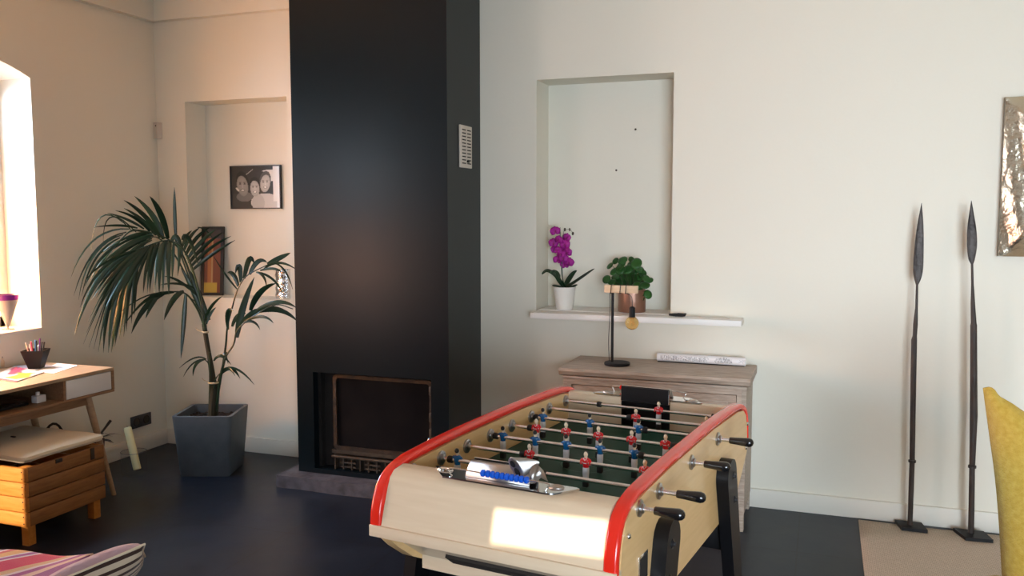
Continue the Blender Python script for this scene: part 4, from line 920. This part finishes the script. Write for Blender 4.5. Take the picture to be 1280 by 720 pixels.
# rods and players
ZR = .86
def player_meshes():
    """figure facing -v (toward near end) built around the rod (origin), z up"""
    m = MB(); m.tube([(0, 0, .013), (0, 0, .019)], [.0045, .0045], 10); m.ball((0, -.001, .026), .0062, .0068, .0085, 12); m.ball((0, -.0078, .0255), .0016, .0022, .002, 6); skin = mesh('player_head', m)
    m = MB(); m.ball((0, .002, .029), .0068, .0062, .0075, 10); hair = mesh('player_hair', m)
    m = MB(); vs = []; fs = []; secs = [(-.013, .0085, .0065), (-.008, .0090, .0075), (.002, .0115, .0085), (.010, .0135, .008), (.0135, .0115, .0065), (.0155, .006, .005)]
    n = 14
    for z, a, b in secs:
        for k in range(n): vs.append((a*math.cos(2*PI*k/n), b*math.sin(2*PI*k/n), z))
    for i in range(len(secs)-1):
        for k in range(n): fs.append((i*n+k, i*n+(k+1) % n, (i+1)*n+(k+1) % n, (i+1)*n+k))
    fs += [tuple(range(n-1, -1, -1)), tuple(range((len(secs)-1)*n, len(secs)*n))]; m.add(vs, fs)
    for s in (-1, 1): m.tube([(s*.011, 0, .011), (s*.0145, -.001, .004), (s*.0125, -.0055, -.003)], [.0042, .0043, .0036], 8)
    shirt = mesh('player_shirt', m)
    m = MB(); m.tube([(-.0055, -.0062, .0158), (0, -.0092, .009), (.0055, -.0062, .0158)], .0011, 6); collar = mesh('player_collar', m)
    m = MB(); m.box(-.0085, .0085, -.0065, .0065, -.034, -.0125, .002); m.hexa([(-.0065, -.005, -.050), (.0065, -.005, -.050), (.0065, .005, -.050), (-.0065, .005, -.050)], [(-.0075, -.006, -.033), (.0075, -.006, -.033), (.0075, .006, -.033), (-.0075, .006, -.033)])
    for s in (-1, 1): m.tube([(s*.0042, -.001, -.05), (s*.0045, -.001, -.013)], .0048, 8)
    shorts = mesh('player_shorts', m)
    m = MB(); m.box(-.0085, .0085, -.0085, .0085, -.071, -.0495, .003); boots = mesh('player_boots', m)
    m = MB(); m.box(-.005, .005, -.0095, -.0085, .000, .002); badge = mesh('player_badge', m)
    return skin, hair, shirt, collar, shorts, boots, badge
PM = player_meshes()
def player_mesh_joined(team):
    bm = bmesh.new(); me = bpy.data.meshes.new('player'); mats = [M['skin'], M['hair'], M['red_shirt' if team == 'red' else 'blue_shirt'], M['white_enamel'], M['white_enamel'], M['rubber'], M['white_enamel']]
    vs = []; fs = []; mi = []
    for k, src in enumerate(PM):
        if k == 6 and team != 'red': continue
        n = len(vs); vs += [v.co[:] for v in src.vertices]
        for p in src.polygons: fs.append([i+n for i in p.vertices]); mi.append(k)
    if team == 'blue': vs = [(-x, -y, z) for x, y, z in vs]
    me.from_pydata(vs, [], fs)
    for mt in mats: me.materials.append(mt)
    me.polygons.foreach_set('material_index', mi); me.polygons.foreach_set('use_smooth', [True]*len(mi)); me.set_sharp_from_angle(angle=math.radians(40)); bm.free(); return me
PJ = {k: player_mesh_joined(k) for k in ('red', 'blue')}
goalred = PJ['red']
rods = [(1, 'blue', [.53], [.36, .70]), (2, 'blue', [.275, .525], [.252, .556]), (3, 'red', [.438, .621, .801], [.415, .824]), (4, 'blue', [.266, .383, .491, .605, .716], [.240, .738]),
        (5, 'red', [.314, .424, .539, .653, .765], [.290, .790]), (6, 'blue', [.266, .446, .623], [.240, .647]), (7, 'red', [.560, .813], [.535, .838]), (8, 'red', [.595], [.360, .800])]
hm = MB().lathe([(.001, 0), (.0095, 0), (.0105, .002), (.0115, .022), (.014, .052), (.0145, .062), (.012, .070), (.007, .0745), (.001, .076)], (0, 0, 0), 20, axis='X'); handle_me = mesh('handle', hm)
bump_me = mesh('bumper', MB().lathe([(.0055, -.008), (.0095, -.008), (.0105, -.006), (.0105, .006), (.0095, .008), (.0055, .008)], (0, 0, 0), 16, axis='X'))
bear_me = mesh('bearing', MB().lathe([(.006, 0), (.0215, 0), (.0215, .005), (.016, .0075), (.012, .0075), (.012, .012), (.0085, .014), (.006, .014)], (0, 0, 0), 24, axis='X'))
def sub(name, me, mt, parent, loc, rz=0):
    o = bpy.data.objects.new(name, me); col.objects.link(o); o.parent = parent; o.location = loc; o.rotation_euler = (0, 0, rz)
    if mt and not me.materials: me.materials.append(M[mt])
    return o
for k, team, pl, bp in rods:
    v = .15*(k-1); rightside = team == 'blue'
    hu = .929+(0 if k != 2 else .010) if rightside else .150
    u0, u1 = (.120, hu) if rightside else (hu, .945)
    if not rightside: u1 = .875
    if rightside: u0 = .19
    rod = part('rod', MB().tube([(u0-UC, 0, 0), (u1-UC, 0, 0)], .0060, 14), 'rod_steel', t); rod.location = (0, v-VC, ZR)
    sub('handle', handle_me, 'black_gloss', rod, ((hu if rightside else hu)-UC, 0, 0), 0 if rightside else PI)
    for u in pl: sub('player', PJ[team], None, rod, (u-UC, 0, 0))
    for u in bp: sub('bumper', bump_me, 'rubber', rod, (u-UC, 0, 0))
    sub('bearing', bear_me, 'bearing_steel', rod, (UL1-UC, 0, 0), 0); sub('bearing', bear_me, 'bearing_steel', rod, ((UR1 if rightside else UL0)-UC, 0, 0), 0 if rightside else PI)
# legs: thick black boards bolted outside the panels
def legboard(u0, u1, vt, zt, vb, w=.058):
    d = Vector((vb-vt, -zt)); d.normalize(); nrm = Vector((-d.y, d.x)); poly = []
    for k in range(9): a = PI*k/8; q = Vector((vt, zt-w)) + nrm*math.cos(a)*w - d*math.sin(a)*w; poly.append((q.x, q.y))
    q = Vector((vb, 0)); poly += [((q-nrm*w*.75).x, 0), ((q+nrm*w*.75).x, 0)]
    return MB().prism(poly, u0, u1, 'x')
for sgn, (u0, u1) in ((1, (UR1+.0005, UR1+.04)), (-1, (UL0-.04, UL0-.0005))):
    for vt, vb in ((.165, -.02), (.80, 1.02)):
        lg = part('leg', legboard(u0, u1, vt, .785, vb), 'black_leg', t, off)
        for zz in (.725, .638):
            s = (.785-zz)/.785; vv = vt+(vb-vt)*s; ue = u1 if sgn > 0 else u0
            part('bolt', MB().lathe([(.001, 0), (.013, 0), (.013, sgn*.002), (.0095, sgn*.002), (.0095, sgn*.004), (.006, sgn*.004), (.005, sgn*.009), (.001, sgn*.010)], (ue, vv, zz), 18, axis='X'), 'dark_steel', lg, off)
# black shelf/crossbar between near legs
for vv in (.13, .86): part('leg_brace', MB().box(UL0+.0, UR1-.0, vv, vv+.045, .45, .5605, .003), 'black_leg', t, off)
# coin slot and screws
part('coin_plate', MB().box(UR1, UR1+.003, -.002, .064, .665, .735, .001), 'chrome', t, off); part('coin_slot', MB().box(UR1+.003, UR1+.004, .004, .058, .672, .728), 'slot_dark', t, off)
for vv, zz in ((-.085, .818), (1.165, .82), (-.08, .66), (1.15, .735)):
    part('cap_nut', MB().ball((UR1+.004, vv, zz), .007, .007, .007, 10), 'chrome', t, off)
# score keepers at each end: chrome tray, hood over the goal, bead wire, two dishes
def scorer(mir, bead_mat):
    def V(v): return 1.05-v if mir else v
    def U(u): return 2*.5325-u if mir else u
    zt = .8935
    m = MB(); pl = [(.385, -.106), (.370, -.092), (.318, -.034), (.330, -.030), (.437, -.030), (.437, -.076), (.628, -.076), (.628, -.030), (.735, -.030), (.745, -.036), (.705, -.098), (.690, -.106)]
    m.prism([(U(a), V(b)) for a, b in pl], zt, zt+.004, 'z'); tr_ = part('score_tray', m, 'chrome', FT, off)
    for (cu, cv, ru, rv) in ((.362, -.055, .022, .013), (.690, -.055, .020, .016)):
        part('coin_dish', MB().lathe([(.001, .0045), (.6, .0048), (.95, .0075), (1.0, .0068), (1.08, .0043)], (U(cu), V(cv), zt), 24, ru, rv) if False else MB().add([(U(cu)+ru*r*math.cos(2*PI*k/24), V(cv)+rv*r*math.sin(2*PI*k/24), zt+z) for r, z in ((.02, .0045), (.6, .0046), (.92, .008), (1.0, .008), (1.1, .0043)) for k in range(24)], [(i*24+k, i*24+(k+1) % 24, (i+1)*24+(k+1) % 24, (i+1)*24+k) for i in range(4) for k in range(24)]), 'brushed' if cu > .5 else 'chrome', tr_, off)
    # bead wire
    zb_ = .918; vb_ = -.092
    w_ = MB().tube(crom([(U(.405), V(-.088), zt+.003), (U(.398), V(vb_), zt+.012), (U(.402), V(vb_), zb_), (U(.50), V(vb_), zb_), (U(.60), V(vb_), zb_), (U(.682), V(vb_), zb_), (U(.684), V(vb_), zt+.014), (U(.678), V(-.09), zt+.003)], 4), .0018, 8); part('bead_wire', w_, 'chrome', tr_, off)
    if not mir:
        for k in range(10): part('bead', MB().lathe([(.0022, -.0062), (.006, -.006), (.0092, -.003), (.0092, .003), (.006, .006), (.0022, .0062)], (U(.500+k*.0139), V(vb_), zb_), 14, axis='X'), bead_mat, tr_, off)
    else:
        for k in range(10): part('bead', MB().lathe([(.0022, -.0062), (.006, -.006), (.0092, -.003), (.0092, .003), (.006, .006), (.0022, .0062)], (.413+k*.0139, V(vb_-.004), zb_-.004), 14, axis='X'), bead_mat, tr_, off)
    # hood: curved sheet from the field side up and over
    prof = [(-.024, .878), (-.026, .905), (-.030, .922), (-.038, .931), (-.052, .931), (-.070, .914), (-.080, .898)]
    P = crom([(0, V(a), b) for a, b in prof], 4); m = MB(); u0, u1 = sorted((U(.440), U(.626)))
    vs = []; N = len(P)
    for p in P: vs += [(u0, p.y, p.z), (u1, p.y, p.z)]
    m.add(vs, [(i*2, i*2+1, i*2+3, i*2+2) for i in range(N-1)])
    part('goal_hood', m, 'brushed', tr_, off, thick=.0025, ang=60)
    # black lining facing the field
    m = MB(); m.box(u0+.001, u1-.001, *sorted((V(-.020), V(-.038))), .880, .9335); part('hood_lining', m, 'black_matt', tr_, off)
    m = MB().tube([(u0, P[0].y, .88)]+[(u0, p.y, p.z) for p in P[4:12]], .002, 6).tube([(u1, P[0].y, .88)]+[(u1, p.y, p.z) for p in P[4:12]], .002, 6)
    m.tube([(u0, V(-.031), .9355), (u1, V(-.031), .9355)], .0022, 8); part('hood_edge', m, 'chrome', tr_, off)
    if not mir:
        # tapered ball spout with a pierced oval end, and a folded guard beside it
        def tl(px, py, v):
            r_ = ray(px, py); n_ = Vector((-math.sin(TH), math.cos(TH), 0)); o_ = Vector((CX, CY, CZ)); T_ = Vector((TX, TY, 0)); q = o_+r_*((v+n_.dot(T_)-n_.dot(o_))/n_.dot(r_))-T_
            return Vector((q.x*math.cos(TH)+q.y*math.sin(TH), v, q.z))
        c_ = tl(644, 585, -.072); axd = (tl(672, 578, -.045)-c_).normalized(); up_ = Vector((-.50, -.15, .86)).normalized(); sd_ = Vector((.82, -.25, .45)).normalized()
        n = 28; ax_len = .058; vs = []
        for q, a, b in ((0, .029, .0155), (.004, .031, .017), (.008, .029, .0155), (.6, .020, .012), (1, .006, .006)):
            l = q if q < .01 else q*ax_len
            for k in range(n): th = 2*PI*k/n; vs.append(c_+axd*l+up_*a*math.cos(th)+sd_*b*math.sin(th))
        m = MB().add(vs, [(i*n+k, i*n+(k+1) % n, (i+1)*n+(k+1) % n, (i+1)*n+k) for i in range(4) for k in range(n)]+[tuple(range(n-1, -1, -1))]); sp_ = part('ball_spout', m, 'brushed', tr_, off)
        m = MB()
        for o2, r2, r3 in ((.012, .010, .008), (-.011, .012, .008)): m.add([c_+sd_.cross(up_)*.0015*(1 if sd_.cross(up_).y < 0 else -1)+up_*(o2+r2*math.cos(2*PI*k/16))+sd_*r3*math.sin(2*PI*k/16) for k in range(16)], [tuple(range(16))])
        part('spout_lining', m, 'black_matt', tr_, off)
        for pts in ([(663, 605, -.080), (662, 590, -.072), (666, 582, -.060), (672, 580, -.055), (668, 604, -.072)], [(668, 605, -.072), (672, 581, -.054), (679, 588, -.050), (685, 602, -.050), (676, 597, -.062)]):
            m = MB().add([tl(*p) for p in pts], [(0, 1, 2, 3, 4)]); part('guard_sheet', m, 'brushed', tr_, off, thick=.003)
scorer(0, 'blue_bead'); scorer(1, 'red_bead')

# ------------------------------------------------------------------ sofa with throw and cushion (front left)
zT = .575; e0 = atD(165, 712, 2.56); SR = YAW
SB = Vector((e0.x, e0.y, 0)); t = thing('sofa', 'crimson sofa seen only by the top of its back at the lower left corner', 'sofa', SB, SR)
ax1 = (atD(177, 716, 2.3)-SB).dot(R_); za = atD(165, 711, 2.3).z-.085
part('backrest', MB().box(-1.6, -.20, -.24, 0, .18, zT, .06), 'sofa_red', t); part('seat', MB().box(-1.5, ax1-.21, -.98, -.245, .12, .38, .05), 'sofa_red', t)
part('arm', MB().box(ax1-.20, ax1, -1.0, -.245, .10, za, .055), 'sofa_red', t); part('arm', MB().box(-1.70, -1.505, -1.0, -.245, .10, za, .055), 'sofa_red', t)
for x in (-1.52, -.08):
    for y in (-.92, -.06): part('leg', MB().tube([(x, y, 0), (x, y, .19)], [.018, .025], 10), 'black_leg', t)
throw_cols = [((.62, .50, .42), .07), ((.62, .30, .08), .06), ((.20, .02, .16), .11), ((.75, .62, .60), .02), ((.20, .02, .16), .025), ((.75, .62, .60), .02), ((.55, .06, .05), .05), ((.66, .34, .10), .08), ((.72, .60, .62), .02), ((.34, .06, .26), .04), ((.72, .60, .62), .02), ((.60, .012, .07), .15), ((.65, .38, .2), .05), ((.70, .55, .55), .03), ((.30, .04, .20), .05), ((.62, .40, .30), .06), ((.20, .02, .16), .14)]
M['throw'] = stripes('striped_throw', (1.0, -.75, .0), throw_cols, 1/.46)
tt = thing('throw_blanket', 'striped throw in purple, orange, pink and white over the sofa back', 'blanket', (SB.x, SB.y, zT), SR)
def throwf(a, b):
    x = -1.5+1.40*a; pts = [(.014, -.30), (.014, -.10), (.010, -.02), (-.03, .010), (-.12, .014), (-.21, .010), (-.250, -.02), (-.254, -.19)]
    f_ = b*(len(pts)-1); i = min(int(f_), len(pts)-2); q = f_-i; y = pts[i][0]*(1-q)+pts[i+1][0]*q; z = pts[i][1]*(1-q)+pts[i+1][1]*q
    wv = .006+.006*math.sin(a*31+b*2)+.010*max(0, math.sin(a*9+1))
    up = max(0, min(1, (z+.03)/.03)); s_ = 1 if y > -.1 else -1
    return (x, y+(1-up)*s_*wv*.5, z+up*wv)
m = MB(); m.grid(throwf, 70, 42); part('blanket_cloth', m, 'throw', tt, ang=80, thick=.006)
M['cush_front'] = stripes('brown_cream_stripes', (0, .85, .6), [((.045, .02, .012), .42), ((.62, .50, .36), .58)], 1/.024)
M['cush_side'] = mat('mauve_cotton', (.42, .28, .31), .9, bump=(60, .5), sheen=.2)
def pillow(sz, th, n=24, half=1):
    m = MB()
    def f(a, b):
        x, y = a*2-1, b*2-1; h = th*max(0, (1-abs(x)**3))**.5*max(0, (1-abs(y)**3))**.5; pin = 1-.06*(1-abs(x))*abs(y)**2-.06*(1-abs(y))*abs(x)**2
        return (x*sz*pin, -half*h, y*sz*pin)
    return m.grid(f, n, n)
tip = atD(179, 681, 2.16); d1 = (tip-atD(92, 727, 2.20)).normalized(); d2 = (tip-atD(180, 703, 2.5)).normalized(); d1 = (d1-d2*d1.dot(d2)).normalized()
hs_ = .13; ctr = tip-d1*hs_*.98-d2*hs_*.97
tc_ = thing('striped_cushion', 'brown and cream striped cushion with a mauve back resting on the sofa arm', 'cushion', ctr)
mt = Matrix((d1, -nrm*-1, -d2)).transposed()
xx = d1; zz_ = -d2; yy = zz_.cross(xx); tc_.rotation_euler = Matrix((xx, yy, zz_)).transposed().to_euler()
part('cushion_face', pillow(hs_, .06, half=-1), 'cush_front', tc_, ang=80, label='brown and cream stripes'); part('cushion_back', pillow(hs_, .036, half=1), 'cush_side', tc_, ang=80, label='plain mauve cotton')
q = hs_+.001; m = MB().tube([(-q, 0, -q), (-q*.95, 0, 0), (-q, 0, q), (0, 0, q*.95), (q, 0, q), (q*.95, 0, 0), (q, 0, -q), (0, 0, -q*.95), (-q, 0, -q)], .003, 6); part('piping', m, 'cream_cloth', tc_)

# ------------------------------------------------------------------ mustard chair at the right edge
D = 2.6
c = atD(1300, 600, D); b = Vector((c.x+.10, c.y, 0)); t = thing('upholstered_chair', 'mustard yellow upholstered chair at the right edge in front of the spears', 'chair', (b.x, b.y, 0))
edge = [(1231, 488), (1238, 540), (1246, 600), (1251, 660), (1254, 720), (1257, 790)]
def ex(px, py): p = atD(px, py, D); return p-b
E0 = [ex(*q) for q in edge]
topz = [(0, 0), (.05, -.004), (.10, -.03), (.2, -.045), (.5, .02), (.8, -.045), (.95, -.01), (1, -.002)]
m = MB(); n = 34
lft = crom([Vector((e.x, 0, e.z)) for e in E0], 5); NL = len(lft); Wd = .46
def topdrop(a):   # shoulder line of the back: high at the corner, dips, then runs flat
    pts = [(0, .0), (.03, .006), (.06, .004), (.09, -.018), (.16, -.035), (.24, -.06), (.34, -.10), (.5, -.11), (.66, -.10), (.76, -.06), (.84, -.035), (.91, -.018), (.94, .004), (.97, .006), (1, 0)]
    for (a0, z0), (a1, z1) in zip(pts, pts[1:]):
        if a0 <= a <= a1: return z0+(z1-z0)*(a-a0)/(a1-a0)
    return 0
def backf(side):
    def f(a, s):
        i = s*(NL-1); k = min(int(i), NL-2); p = lft[k].lerp(lft[k+1], i-k); inset = p.x-lft[0].x
        x = lft[0].x+inset+a*(Wd-2*inset); z = p.z+topdrop(a)*(1-s)**1.2
        bow = .05*(1-(2*a-1)**2)   # wraps around the sitter
        thk = .030*max(0, 1-(2*a-1)**8)**.5*min(1, (s*9)**.5+.02)+.002
        seam = -.006*math.exp(-((a-.22)*60)**2)-.006*math.exp(-((a-.78)*60)**2)
        y = bow+side*(thk+seam)+s*s*.05
        return (x, -y if side else -y, z)
    return f
m.grid(backf(1), 60, 40); m.grid(backf(-1), 60, 40)
part('backrest', m, 'mustard', t, ang=70)
zl_ = lft[-1].z; cx_ = lft[0].x+Wd/2
part('seat', MB().box(cx_-.22, cx_+.22, -.50, -.03, .40, .50, .035), 'mustard', t)
for sx in (-1, 1):
    for yy, spl in ((-.45, -.03), (-.08, .03)): part('leg', MB().tube([(cx_+sx*.20, yy+spl, .0), (cx_+sx*.17, yy, .405)], [.011, .017], 10), 'black_leg', t)
